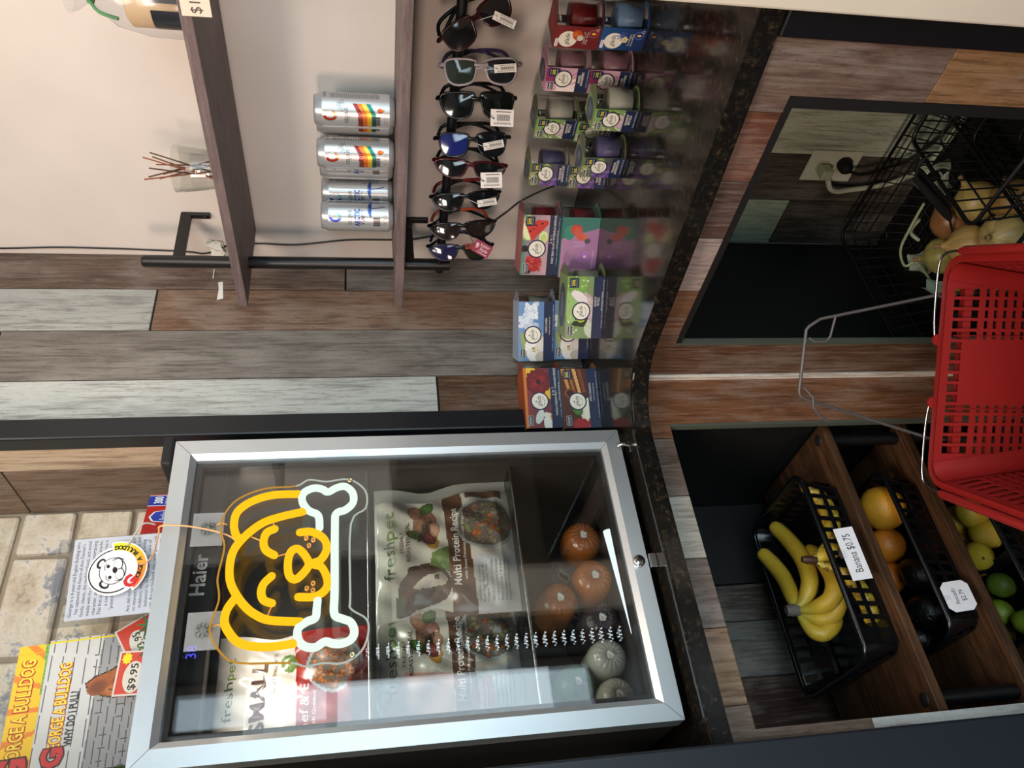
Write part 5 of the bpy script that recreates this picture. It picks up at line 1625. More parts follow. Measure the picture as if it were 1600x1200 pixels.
    for i, xc in enumerate(xs):
        if two and i == 0:
            continue
        r0, r1 = .0275, .0325
        y0 = dp / 2 + .002
        ox = w - .0275 + (.012 if two else .020)
        jar = MB().lathe([(0, .0015), (r0 - .002, .0015), (r0, .004), (r1, h - .008), (r1, h - .0022), (r1 - .0022, h - .0022), (r0 - .0016, .010), (0, .010)], 40, o=(ox, y0, 0)).build('glass_jar', M_JAR, e)
        MB().lathe([(0, .0105), (r0 - .0030, .0105), (r0 + .0002, h * .66), (0, h * .66)], 40, wax, o=(ox, y0, 0)).build('wax', M_WAX, jar)
    if True:
        # scalloped card lip that hugs the jar at the open side
        for z_, s_ in ((h - .0005, 1), (.0005, -1)):
            mb = MB()
            mb.prism([(w, wv), (w + .010, .008), (w + .0195, .020), (w + .0245, .036), (w + .0195, .050), (w + .010, .060), (w, dp)], lambda a, b, d: (a, b, d), z_ - .0004, z_ + .0002, tuple(.75 * c for c in wall_c))
            mb.build('card_lip', M_PRINT, e)
    return e
nu_ = 1
Z0, Z1 = .9105, .9945
WX = {'pink': (.70, .52, .58), 'white': (.84, .82, .77), 'lav': (.42, .38, .56), 'red': (.48, .08, .09), 'blue': (.50, .64, .80), 'berry': (.55, .14, .20)}
candle_box('apple', True, (.921, 1.400), -20, Z0, 'apple cinnamon candle two-pack beside the refrigerator, under the hibiscus pack', (.45, .2, .1), ['APPLE CINNAMON', 'infused with essential oils'])
candle_box('vanilla', True, (.9265, 1.405), -22, Z1, 'hibiscus and vanilla candle two-pack stacked on the apple cinnamon pack', (.6, .4, .2), ['2 in 1', 'VANILLA PASSION FRUIT + HAWAIIAN BREEZE', 'infused with essential oils'])
candle_box('linen', True, (1.106, 1.392), -48, Z0, 'blue sky candle two-pack at the bottom of its stack, half hidden by the green pack', (.8, .8, .78), ['CLEAN LINEN', 'infused with essential oils'])
candle_box('linen', True, (1.098, 1.388), -46, Z1, 'blue sky candle two-pack lying on top of its twin', (.62, .61, .58), ['CLEAN LINEN', 'infused with essential oils'])
candle_box('dewdrop', True, (1.073, 1.279), -53, Z0, 'green leaf candle two-pack standing alone at the front of the counter', (.66, .65, .60), ['DEWDROP', 'PETALS', 'infused with essential oils'])
candle_box('berryback', True, (1.215, 1.236), -63, Z0, 'candle two-pack turned to its pink and teal back, under the watermelon pack', WX['berry'], [])
candle_box('berry', True, (1.228, 1.243), -63, Z1, 'raspberry and watermelon candle two-pack stacked on the pink and teal one', WX['berry'], ['2 in 1', 'BUBBLY BERRY SPLASH + WATERMELON REFRESHER', 'infused with essential oils'])
LV, DW, PK = ['TRANQUIL', 'LAVENDER & ALOE'], ['DEWDROP', 'PETALS'], ['ANGEL', 'WHISPERS']
candle_box('lavender', False, (1.305, 1.060), -72, Z0, 'lavender boxed candle at the bottom of the back stack', WX['lav'], LV)
candle_box('lavender', False, (1.300, 1.052), -72, Z1, 'lavender boxed candle on top of the back stack', WX['lav'], LV)
candle_box('lavender', False, (1.239, .978), -92, Z0, 'lavender boxed candle standing alone in front of the lavender stack', WX['lav'], LV)
candle_box('dewdrop', False, (1.330, .962), -94, Z0, 'green boxed candle hidden at the bottom of the stack behind the front green one', WX['white'], DW)
candle_box('dewdrop', False, (1.332, .958), -95, Z1, 'green boxed candle with white wax on top of the rear stack', WX['white'], DW)
candle_box('dewdrop', False, (1.242, .872), -92, Z0, 'green boxed candle with white wax standing alone at the front', WX['white'], DW)
candle_box('pink', False, (1.322, .846), -86, Z0, 'pink petal boxed candle at the bottom of its stack', WX['pink'], PK)
candle_box('pink', False, (1.319, .843), -86, Z1, 'pink petal boxed candle on top of its twin', WX['pink'], PK)
candle_box('blue', False, (1.317, .752), -101, Z0, 'blue holiday boxed candle under the red one', WX['blue'], ['Twilight', 'Snowfall'])
candle_box('red', False, (1.317, .754), -101, Z1, 'dark red holiday boxed candle on top of the blue one', WX['red'], ['Apple of', 'My Pie'])
# ------------------------------------------------------------------ produce rack in the left cabinet
def holed(mb, fn, us, vs, hole, th, col, mi=0):
    """panel with real openings; fn(u, v, d)"""
    nu, nv = len(us) - 1, len(vs) - 1
    H = [[bool(hole(i, j)) for j in range(nv)] for i in range(nu)]
    for i in range(nu):
        for j in range(nv):
            u0, u1, v0, v1 = us[i], us[i + 1], vs[j], vs[j + 1]
            if not H[i][j]:
                mb.add([fn(u0, v0, 0), fn(u1, v0, 0), fn(u1, v1, 0), fn(u0, v1, 0)], [(0, 1, 2, 3)], col, mi)
                mb.add([fn(u0, v0, th), fn(u1, v0, th), fn(u1, v1, th), fn(u0, v1, th)], [(3, 2, 1, 0)], col, mi)
            else:
                for a, b, k in (((u0, v0), (u1, v0), (i, j - 1)), ((u1, v0), (u1, v1), (i + 1, j)), ((u1, v1), (u0, v1), (i, j + 1)), ((u0, v1), (u0, v0), (i - 1, j))):
                    if not (0 <= k[0] < nu and 0 <= k[1] < nv and H[k[0]][k[1]]):
                        mb.add([fn(*a, 0), fn(*b, 0), fn(*b, th), fn(*a, th)], [(0, 1, 2, 3)], col, mi)

rk = tag(empty('produce_rack', (.556, 1.455, .042)), 'rustic wood rack with black posts and round caps inside the cabinet', 'rack')
for z in (.446, .263, .065):
    b = MB().bbox(.262, .851, 1.30, 1.612, z, z + .019, .002).build('rack_board', M_RUSTIC, rk)
    if z > .1:
        for x in (.288, .825):
            for y in (1.328, 1.585):
                MB().lathe([(0, .0012), (.0105, .0012), (.0125, 0), (.0125, -.001), (0, -.001)], 22, (.055, .06, .065), o=(x, y, z + .0195)).build('end_cap', M_MATTE, b)
for x in (.288, .825):
    for y in (1.328, 1.585):
        MB().tube([(x, y, .042), (x, y, .0645)], .0135, 12, (.05, .05, .055)).tube([(x, y, .0845), (x, y, .2625)], .0135, 12, (.05, .05, .055)).tube([(x, y, .2825), (x, y, .4455)], .0135, 12, (.05, .05, .055)).build('rack_post', M_BLACK, rk)
rebase(rk, (.556, 1.455, .042))

KP = (.035, .045, .06)
def rrect(x0, x1, y0, y1, r, n=5):
    P = []
    for cx_, cy_, st in ((x1 - r, y1 - r, 0), (x0 + r, y1 - r, 90), (x0 + r, y0 + r, 180), (x1 - r, y0 + r, 270)):
        for q in range(n + 1):
            t = math.radians(st + q * 90 / n)
            P.append((cx_ + r * math.cos(t), cy_ + r * math.sin(t)))
    return P
def produce_basket(x0, x1, y0, y1, z0, h, label):
    e = tag(empty('produce_basket', ((x0 + x1) / 2, (y0 + y1) / 2, z0)), label, 'basket', 'black plastic baskets on the rack')
    X, Y = (x1 - x0) / 2, (y1 - y0) / 2
    k = .018
    rim = rrect(-X, X, -Y, Y, .035)
    MB().tube([(a, b, h) for a, b in rim], .0055, 8, KP, closed=True).build('rim', M_GLOSS, e)
    bot = rrect(-X + k, X - k, -Y + k, Y - k, .03)
    MB().prism(bot, lambda a, b, d: (a, b, d), .0, .003, KP).build('base', M_GLOSS, e)
    def side(nm, P0, P1, nrm, cols, solid):
        P0, P1, nrm = Vector(P0), Vector(P1), Vector(nrm)
        def fn(u, v, d):
            p = P0.lerp(P1, u)
            t = 1 - v
            c = Vector((p.x, p.y, 0))
            return Vector((c.x + nrm.x * (k * t - d), c.y + nrm.y * (k * t - d), .003 + v * (h - .004)))
        us, vs = [0.0], [0, .10, .44, .56, .90, 1.0]
        for i in range(cols):
            us += [(i + .18) / cols, (i + .82) / cols]
        us.append(1.0)
        mb = MB()
        holed(mb, fn, us, vs, lambda i, j: i % 2 == 1 and j in (1, 3) and not solid(i / len(us)), .0022, KP)
        mb.build(nm, M_GLOSS, e)
    r = .03
    ns = lambda t: False
    side('slotted_side', (-X + r, -Y, 0), (X - r, -Y, 0), (0, 1, 0), 13, ns)
    side('slotted_side', (-X + r, Y, 0), (X - r, Y, 0), (0, -1, 0), 13, ns)
    side('slotted_side', (-X, -Y + r, 0), (-X, Y - r, 0), (1, 0, 0), 8, ns)
    side('slotted_side', (X, -Y + r, 0), (X, Y - r, 0), (-1, 0, 0), 8, ns)
    for sx_, sy_, st in ((1, 1, 0), (-1, 1, 90), (-1, -1, 180), (1, -1, 270)):
        def fn(u, v, sx_=sx_, sy_=sy_, st=st):
            t = math.radians(st + u * 90)
            q = k * (1 - v)
            return (sx_ * (X - r) + (r) * math.cos(t) - sx_ * q, sy_ * (Y - r) + r * math.sin(t) - sy_ * q, .003 + v * (h - .004))
        MB().grid(fn, 5, 2, KP).build('corner_panel', M_GLOSS, e)
    return e
produce_basket(.358, .742, 1.312, 1.570, .466, .082, 'black slotted basket of bananas on the top rack board')
produce_basket(.392, .742, 1.312, 1.540, .283, .078, 'black slotted basket of avocados and oranges on the middle rack board')
produce_basket(.392, .742, 1.312, 1.540, .085, .078, 'black slotted basket of lemons and limes on the lowest rack board')
M_CARDB = M_PAPER
dv = MB().bbox(.555, .558, 1.335, 1.515, .0885, .142, .0005, (.06, .065, .07)).build('divider_card', M_PAPER)
tag(dv, 'black divider standing between the lemons and the limes', 'divider')

# bananas
YB, YG = (.80, .66, .20), (.62, .60, .20)
def banana_mat(name, spots):
    m, nt, n, l, b = new_mat(name)
    a = nd(nt, 'ShaderNodeVertexColor', layer_name='Col')
    tc = nd(nt, 'ShaderNodeTexCoord')
    no = nd(nt, 'ShaderNodeTexNoise', i_Scale=140, i_Detail=3)
    n2 = nd(nt, 'ShaderNodeTexNoise', i_Scale=28, i_Detail=3)
    l.new(tc.outputs['Object'], no.inputs['Vector']); l.new(tc.outputs['Object'], n2.inputs['Vector'])
    r = ramp(nt, [(spots, (0, 0, 0)), (spots + .05, (1, 1, 1))])
    l.new(no.outputs['Fac'], r.inputs[0])
    r2 = ramp(nt, [(.45, (.25, .25, .25)), (.6, (1, 1, 1))])
    l.new(n2.outputs['Fac'], r2.inputs[0])
    mu = nd(nt, 'ShaderNodeMath', operation='MULTIPLY')
    l.new(r.outputs[0], mu.inputs[0]); l.new(r2.outputs[0], mu.inputs[1])
    mx = nd(nt, 'ShaderNodeMix', data_type='RGBA')
    l.new(mu.outputs[0], mx.inputs['Factor'])
    l.new(a.outputs['Color'], mx.inputs['A'])
    mx.inputs['B'].default_value = (*lin((.30, .19, .10)), 1)
    l.new(mx.outputs['Result'], b.inputs['Base Color'])
    b.inputs['Roughness'].default_value = .42
    return m
M_BAN = banana_mat('banana_skin', .66)
M_BANR = banana_mat('spotted_banana_skin', .47)
def banana_mesh(pts, r, mat, nm, parent, off, neck=.35):
    P = smooth(pts, False, 7)
    k = len(P)
    rr = []
    for i in range(k):
        t = i / (k - 1)
        tip = min(1, (t / .10)) ** .6 if t < .10 else 1
        q = 1 - max(0, (t - .70) / .30) ** 1.2 * (1 - neck)
        rr.append(max(.0035, r * (.28 + .72 * tip) * (.82 + .18 * math.sin(math.pi * min(1, t * 1.15))) * q))
    mb = MB()
    n = 10
    b0 = len(mb.f)
    mb.tube([p - off for p in P], rr, n, YB)
    # five-sided look and greener neck
    for i in range(k - 1):
        t = i / (k - 1)
        c = YB
        if t > .72:
            w_ = (t - .72) / .28
            c = tuple(a * (1 - w_) + b * w_ for a, b in zip(YB, YG))
        if t < .04: c = (.25, .18, .10)
        for q in range(n): mb.c[b0 + i * n + q] = c
    return mb.build(nm, mat, parent)
bo = Vector((.507, 1.455, .575))
bb = tag(empty('banana_bunch', bo), 'yellow bunch of bananas with a wrapped stem in the top basket', 'bananas')
banana_mesh([(.685, 1.56, .552), (.645, 1.54, .543), (.595, 1.51, .544), (.534, 1.47, .563), (.512, 1.458, .577)], .0175, M_BAN, 'banana', bb, bo)
banana_mesh([(.73, 1.52, .527), (.689, 1.50, .515), (.619, 1.46, .517), (.56, 1.44, .530), (.524, 1.45, .551), (.509, 1.455, .574)], .0182, M_BAN, 'banana', bb, bo)
banana_mesh([(.650, 1.475, .489), (.595, 1.43, .492), (.538, 1.40, .503), (.506, 1.41, .520), (.501, 1.44, .546), (.506, 1.455, .572)], .0185, M_BAN, 'banana', bb, bo)
banana_mesh([(.56, 1.425, .487), (.510, 1.415, .497), (.482, 1.432, .513), (.484, 1.448, .539), (.501, 1.458, .566)], .0170, M_BAN, 'banana', bb, bo)
banana_mesh([(.520, 1.46, .487), (.475, 1.445, .505), (.455, 1.452, .533), (.466, 1.458, .554), (.497, 1.46, .568)], .0165, M_BAN, 'banana', bb, bo)
MB().tube([Vector(p) - bo for p in ((.506, 1.456, .566), (.507, 1.457, .580), (.508, 1.459, .592))], [.0115, .0125, .0105], 10, (.42, .38, .36)).tube([Vector((.508, 1.459, .592)) - bo, Vector((.5085, 1.460, .5935)) - bo], .007, 8, (.20, .16, .14)).build('wrapped_stem', M_PAPER, bb)
ro = Vector((.567, 1.352, .567))
rb = tag(empty('banana_bunch', ro), 'brown speckled overripe bananas behind the basket front', 'bananas')
banana_mesh([(.735, 1.345, .532), (.70, 1.342, .505), (.65, 1.342, .496), (.60, 1.345, .515), (.570, 1.350, .56)], .0165, M_BANR, 'banana', rb, ro)
banana_mesh([(.715, 1.372, .488), (.66, 1.368, .487), (.60, 1.368, .497), (.570, 1.356, .552)], .0165, M_BANR, 'banana', rb, ro)
banana_mesh([(.43, 1.350, .492), (.475, 1.345, .489), (.53, 1.345, .506), (.560, 1.352, .556)], .0160, M_BANR, 'banana', rb, ro)
banana_mesh([(.615, 1.338, .487), (.59, 1.337, .493), (.575, 1.344, .53), (.566, 1.352, .560)], .0140, M_BAN, 'banana', rb, ro)
MB().tube([Vector(p) - ro for p in ((.566, 1.352, .556), (.568, 1.352, .575), (.570, 1.352, .584))], [.009, .0085, .006], 9, (.25, .15, .10)).build('brown_stem', M_FRUIT, rb)

def blob(mb, c, rx, ry, rz, col, n=18, nip=0.0, axis=None, lump=.02, seed=0, pear=0.0):
    rs = np.random.RandomState(seed)
    ph = rs.rand(4) * 6
    M = Matrix.Translation(Vector(c))
    if axis is not None:
        M = M @ Vector(axis).to_track_quat('Z', 'Y').to_matrix().to_4x4()
    def fn(u, v):
        a, t = u * 2 * math.pi, (v - .5) * math.pi
        q = 1 + lump * (math.sin(3 * a + ph[0]) * math.cos(t) + math.sin(5 * t + ph[1]) * .6)
        r_ = math.cos(t) * q
        z_ = math.sin(t)
        if nip:
            z_ = z_ * (1 + nip * abs(math.sin(t)) ** 14)
        if pear:
            r_ *= 1 - pear * max(0, z_)
            z_ *= 1 + pear * .55 * max(0, z_)
        return (rx * r_ * math.cos(a), ry * r_ * math.sin(a), rz * z_)
    return mb.grid(fn, n, n // 2 + 4, col, 0, True, M)
def fruit(name, c, r, col, mat, label, cat, group, axis=(0, 0, 1), el=1.0, nip=0.0, pear=0.0, seed=0, knob=(.35, .38, .15), lump=.02):
    e = tag(empty(name, (c[0], c[1], c[2] - r)), label, cat, group)
    mb = MB()
    blob(mb, (0, 0, r), r, r, r * el, col, 22, nip, axis, lump, seed, pear)
    mb.build('flesh', mat, e)
    ax = Vector(axis).normalized()
    MB().lathe([(0, .0016), (.0022, .0012), (.0032, 0), (.0032, -.002)], 8, knob, M=Matrix.Translation(Vector((0, 0, r)) + ax * (r * el * (1 + nip * .9 + pear * .55) - .0003)) @ ax.to_track_quat('Z', 'Y').to_matrix().to_4x4()).build('stem_scar', M_FRUIT, e)
    return e
G2 = 'citrus in the middle basket'
fruit('grapefruit', (.690, 1.388, .337), .047, (.86, .60, .16), M_CITRUS, 'large yellow orange grapefruit at the right end of the middle basket', 'fruit', G2, (.2, .5, .8), lump=.012, seed=1)
fruit('orange', (.628, 1.440, .326), .038, (.78, .45, .10), M_CITRUS, 'orange half hidden beside the grapefruit', 'fruit', G2, (.3, .2, .8), seed=2, lump=.01)
fruit('orange', (.572, 1.482, .3235), .036, (.72, .38, .08), M_CITRUS, 'dark orange deepest in the middle basket', 'fruit', G2, (.3, .2, .8), seed=3, lump=.01)
AG = 'avocados in the middle basket'
AV = (.055, .052, .050)
fruit('avocado', (.468, 1.405, .324), .036, AV, M_AVO, 'black pebbly avocado nearest the avocado price sign', 'fruit', AG, (.5, .8, .25), 1.15, pear=.28, seed=4)
fruit('avocado', (.540, 1.392, .320), .033, AV, M_AVO, 'black avocado right of the one by the price sign', 'fruit', AG, (.8, .5, .2), 1.15, pear=.28, seed=5)
fruit('avocado', (.436, 1.478, .320), .034, AV, M_AVO, 'black avocado at the back left corner of the middle basket', 'fruit', AG, (.2, .9, .15), 1.15, pear=.28, seed=6)
LG, LM = 'lemons in the lowest basket', (.84, .71, .22)
for i, (x, y, z, ax, c, lab) in enumerate(((.680, 1.445, .126, (.6, .2, .75), LM, 'lemon with an upright nipple, farthest right in the lowest basket'), (.640, 1.475, .121, (-.5, -.4, -.3), (.70, .52, .14), 'deep yellow lemon with a brown tip at the back of the pile'), (.578, 1.410, .150, (-.4, -.7, .4), LM, 'pale lemon facing out with a green eye on top of the pile'),
                                          (.622, 1.392, .122, (.8, .3, .1), LM, 'lemon pressed against the basket front'), (.665, 1.382, .140, (.5, -.2, .5), (.82, .70, .22), 'lemon beside the basket rim next to the upright one'), (.590, 1.470, .119, (.8, .3, .1), (.68, .52, .14), 'lemon low at the back beside the divider'))):
    fruit('lemon', (x, y, z), .0305, c, M_CITRUS, lab, 'fruit', LG, ax, 1.16, nip=.16, seed=10 + i)
LI = 'limes in the lowest basket'
for i, (x, y, z, c, lab) in enumerate(((.503, 1.498, .114, (.36, .44, .12), 'dark green lime at the back of the lime pile'), (.470, 1.448, .130, (.46, .54, .14), 'bright lime on top of the pile'), (.440, 1.492, .114, (.42, .38, .16), 'brownish lime at the back left'), (.428, 1.400, .124, (.48, .56, .14), 'bright lime nearest the basket corner'), (.520, 1.430, .113, (.40, .48, .14), 'lime low beside the divider'))):
    fruit('lime', (x, y, z), .0255, c, M_CITRUS, lab, 'fruit', LI, (.6, .5, .4), 1.1, nip=.06, seed=20 + i)

def sign(name, label, O, w, h, oct_, lines, rot=0):
    e = tag(empty(name, O), label, 'price sign', 'price signs on the baskets')
    e.rotation_euler = (math.radians(-14), 0, 0)
    q = h * .18
    P = [(0, 0), (w, 0), (w, h), (0, h)] if not oct_ else [(q, 0), (w - q, 0), (w, q), (w, h - q), (w - q, h), (q, h), (0, h - q), (0, q)]
    mb = MB().prism(P, lambda a, b, d: (a, d, b), 0, .0008, (.86, .86, .88))
    f = Face(mb, (0, 0, 0), (1, 0, 0), (0, 0, 1))
    for kw in lines: f.text(**kw)
    mb.build('card', M_PAPER, e)
    MB().bbox(w * .42, w * .58, -.0010, .0020, h * .80, h * 1.16, .0004).build('clear_tape', M_CLEARFILM, e)
    return e
dk = (.12, .12, .13)
sign('price_sign', 'white strip sign printed Banana $0.75 on the top basket', (.500, 1.2925, .493), .106, .037, False, [dict(t='Banana $0.75', a=.053, b=.011, h=.0145, col=dk, k=1, width=.078)])
sign('price_sign', 'white eight-sided sign printed Avocado $2.79 on the middle basket', (.428, 1.292, .306), .058, .052, True, [dict(t='Avocado', a=.029, b=.028, h=.0085, col=dk, k=1, width=.031), dict(t='$2.79', a=.029, b=.014, h=.0085, col=dk, k=1, width=.022)])

# ------------------------------------------------------------------ outlet and cords in the right cabinet
ol = tag(empty('wall_outlet', (1.4655, 1.098, .30)), 'cream double wall outlet on the grey planks under the counter', 'outlet')
CRM = (.88, .92, .82)
MB().bbox(-.005, -.0003, -.0435, .0435, -.0655, .0655, .002, CRM).build('cover_plate', M_GLOSS, ol)
for z in (.024, -.024):
    rc = MB().prism(rrect(-.016, .016, z - .0175, z + .0175, .012), lambda a, b, d: (d, a, b), -.0062, -.0051, (.78, .80, .70)).build('receptacle', M_GLOSS, ol)
    MB().box(-.0066, -.0063, -.008, -.0055, z - .004, z + .007, (.08, .08, .08)).box(-.0066, -.0063, .0055, .008, z - .003, z + .006, (.08, .08, .08)).build('slot', M_MATTE, rc)
wc2 = tag(empty('plugged_cable', (1.4575, 1.10, .324)), 'thick pale cord plugged into the upper socket of the outlet', 'cord')
o_ = Vector((1.4575, 1.10, .324))
rel = lambda pts: [Vector(p) - o_ for p in pts]
MB().bbox(-.034, .0, -.013, .013, -.014, .014, .005, (.74, .78, .66)).build('plug', M_GLOSS, wc2)
MB().tube(rel(smooth([(1.43, 1.112, .315), (1.424, 1.135, .300), (1.43, 1.148, .272), (1.44, 1.149, .228), (1.445, 1.142, .17), (1.446, 1.125, .12), (1.446, 1.087, .070), (1.446, 1.02, .052), (1.446, .90, .050), (1.446, .78, .050)], False, 6)), .0065, 10, (.78, .80, .70)).build('cord', M_ROPE, wc2)
o_ = Vector((1.4575, 1.085, .276))
bc = tag(empty('plugged_cable', o_), 'black plug and cord in the lower socket of the outlet', 'cord')
MB().lathe([(0, 0), (.017, 0), (.018, .006), (.016, .022), (.009, .030), (0, .030)], 14, (.05, .05, .05), M=Matrix.Rotation(math.radians(-90), 4, 'Y')).build('plug', M_RUBBER, bc)
MB().tube(rel(smooth([(1.430, 1.088, .268), (1.425, 1.090, .235), (1.435, 1.072, .166), (1.438, 1.05, .126), (1.441, .98, .085), (1.441, .88, .065)], False, 5)), .004, 8, (.05, .05, .05)).build('cord', M_ROPE, bc)
coil = MB()
for k in range(6):
    a = k * .5
    coil.tube([(1.24 + .035 * math.cos(t) * math.cos(a * .2), .955 + .042 * math.sin(t + a * .3), .205 + .010 * math.sin(2 * t + a) + .004 * k) for t in [q * math.pi / 9 for q in range(18)]], .0022, 6, (.74, .76, .66), closed=True)
coil.tube([(1.205, .955, .225), (1.215, .955, .19), (1.27, .955, .19), (1.275, .955, .23)], .003, 6, (.70, .72, .62))
tag(coil.build('coiled_cord', M_ROPE), 'coiled thin pale cord above the onions', 'cord')

# ------------------------------------------------------------------ wire baskets with onions
WB = (.055, .06, .06)
def wire_basket(x0, x1, y0, y1, z0, z1, label, k=.03, step=.035):
    e = tag(empty('wire_basket', ((x0 + x1) / 2, (y0 + y1) / 2, z0)), label, 'basket', 'black wire baskets under the counter')
    X, Y, h = (x1 - x0) / 2, (y1 - y0) / 2, z1 - z0
    rim = rrect(-X, X, -Y, Y, .02, 3)
    MB().tube([(a, b, h) for a, b in rim], .0042, 8, WB, closed=True).build('rim', M_BLACK, e)
    g = MB()
    for fr_ in (.3, .6, .82):
        q = k * (1 - fr_)
        g.tube([(a, b, h * fr_) for a, b in rrect(-X + q, X - q, -Y + q, Y - q, .02, 3)], .0019, 6, WB, closed=True)
    g.build('side_wire', M_BLACK, e)
    n = max(3, int(2 * X / step))
    for i in range(n + 1):
        x = -X + .015 + (2 * X - .03) * i / n
        xs_ = x * (X - k) / X
        MB().tube([(x, -Y, h), (xs_, -Y + k, 0.002), (xs_, Y - k, 0.002), (x, Y, h)], .0017, 6, WB).build('cross_wire', M_BLACK, e)
    n = max(3, int(2 * Y / step))
    for i in range(n + 1):
        y = -Y + .015 + (2 * Y - .03) * i / n
        ys_ = y * (Y - k) / Y
        MB().tube([(-X, y, h), (-X + k, ys_, .004), (X - k, ys_, .004), (X, y, h)], .0017, 6, WB).build('long_wire', M_BLACK, e)
    return e
wa = wire_basket(.985, 1.425, .862, 1.288, .0425, .195, 'low black wire basket of onions on the cabinet floor')
wb2 = wire_basket(.962, 1.222, .60, .845, .0425, .345, 'tall black wire basket right of the onions', step=.03)
for i, (p, q) in enumerate((((1.15, .885, .345), (1.15, .985, .205)), ((1.175, .88, .335), (1.175, .975, .200)))):
    P0, P1 = Vector(p), Vector(q)
    hd = MB().tube([P0, P0.lerp(P1, .12), P0.lerp(P1, .88), P1], [.006, .0078, .0078, .006], 10, (.06, .062, .065))
    hd.tube(smooth([P0, P0 + V(.0, -.035, .012), P0 + V(.01, -.05, -.01)], False, 3), .0028, 6, WB)
    hd.tube(smooth([P1, P1 + V(.0, .035, -.03), P1 + V(-.03, .06, -.055), P1 + V(-.06, .065, -.08)], False, 3), .0028, 6, WB)
    o = hd.build('grip_handle', M_RUBBER, wa)
    o.location = -Vector(wa.location)
ON = [(1.165, 1.105, .138, .042, (.66, .62, .34), 'greenish onion at the left end of the low wire basket', (.4, .6, .5)), (1.195, 1.030, .150, .043, (.62, .42, .26), 'brown papery onion lying behind the greenish one', (.7, -.2, .4)), (1.090, 1.095, .118, .044, (.58, .40, .20), 'brown onion with a round sticker by the red basket', (-.4, .5, .7)),
      (1.105, 1.020, .158, .046, (.74, .60, .36), 'pale golden onion in the middle of the pile', (.3, .3, .9)), (1.170, .955, .150, .045, (.72, .62, .36), 'pale onion high behind the tall basket mesh', (.5, -.4, .5)), (1.060, .950, .150, .045, (.76, .66, .42), 'pale yellow onion nearest the red basket', (-.3, -.2, .8)),
      (1.120, .905, .128, .042, (.66, .50, .28), 'tan onion against the tall basket side', (.2, -.6, .6)), (1.035, 1.030, .125, .043, (.70, .58, .32), 'golden onion low at the front of the basket', (-.5, .1, .6))]
for i, (x, y, z, r, c, lab, ax) in enumerate(ON):
    e = tag(empty('onion', (x, y, z - r)), lab, 'onion', 'onions in the wire basket')
    ax = Vector(ax).normalized()
    Mx = Matrix.Translation((0, 0, r)) @ ax.to_track_quat('Z', 'Y').to_matrix().to_4x4()
    pf = [(.0, -.90), (.12, -.90), (.5, -.80), (.85, -.50), (1.0, -.05), (.93, .38), (.70, .68), (.40, .86), (.20, 1.0), (.11, 1.18)]
    mb = MB().lathe([(a * r, b * r) for a, b in pf], 22, c, M=Mx)
    for k in range(22 * 9):
        q = .90 + .14 * ((k * 37 % 22) / 22)
        mb.c[k] = tuple(min(1, t * q) for t in c)
    mb.build('skin', M_ONION, e)
    MB().lathe([(.12 * r, 1.12 * r), (.09 * r, 1.3 * r), (.13 * r, 1.46 * r), (.03 * r, 1.5 * r)], 9, (.55, .42, .24), M=Mx).build('dry_neck', M_PAPER, e)
    MB().lathe([(.03 * r, -1.02 * r), (.12 * r, -.90 * r)], 9, (.40, .33, .22), M=Mx).build('root_tuft', M_PAPER, e)
    if i == 2:
        sc = MB()
        d_ = Vector((-.62, -.62, .48)).normalized()
        t1 = d_.orthogonal().normalized(); t2 = d_.cross(t1)
        sc.add([Vector((0, 0, r)) + d_ * (r * 1.0 + .0012) + (t1 * math.cos(k * .524) + t2 * math.sin(k * .524)) * .009 for k in range(12)], [list(range(12))], (.80, .78, .70))
        sc.add([Vector((0, 0, r)) + d_ * (r * 1.0 + .0016) + (t1 * math.cos(k * .785) + t2 * math.sin(k * .785)) * .006 for k in range(8)], [list(range(8))], (.16, .13, .11))
        sc.build('sticker', M_PRINT, e)
nc = MB().tube(smooth([(1.215, 1.00, .225), (1.21, 1.064, .222), (1.21, 1.131, .208), (1.205, 1.178, .172), (1.20, 1.160, .156), (1.18, 1.185, .120), (1.16, 1.21, .09)], False, 5), .0032, 6, (.62, .66, .52)).tube(smooth([(1.22, 1.05, .205), (1.225, 1.09, .20), (1.22, 1.11, .17)], False, 4), .0045, 6, (.70, .72, .62))
tag(nc.build('onion_net', M_ROPE), 'pale green cord of an onion net looped over the low wire basket', 'cord')
nb = MB().grid(lambda u, v: (1.215 + .012 * math.sin(9 * u + 5 * v), 1.135 + .07 * u + .006 * math.sin(8 * v), .075 + .10 * v * (1 - .3 * u)), 8, 8, (.66, .70, .64)).grid(lambda u, v: (1.13 + .008 * math.sin(9 * u + 5 * v) + .03 * v, 1.17 + .04 * u, .07 + .06 * v), 6, 6, (.52, .62, .54))
tag(nb.build('net_bag', M_CLEARFILM if False else M_PAPER), 'pale green folded onion bag at the left of the onions', 'bag')

# ------------------------------------------------------------------ red shopping basket on a wire stand
ang = math.atan2(-.267, .270)
bw, bd_, bh = .384, .285, .205
bxo = Vector((.750, .990, .42))          # middle of the far rim
RB = tag(empty('shopping_basket', (.750 - .1425 * .7071, .990 - .1425 * .7071, .215), math.radians(-44.7)), 'bright red plastic shopping basket with folded chrome wire handles, top of its nest', 'basket')
RED = (.55, .115, .105)
hz = .205
Xr, Yr = bw / 2, bd_ / 2
sh_ = .032
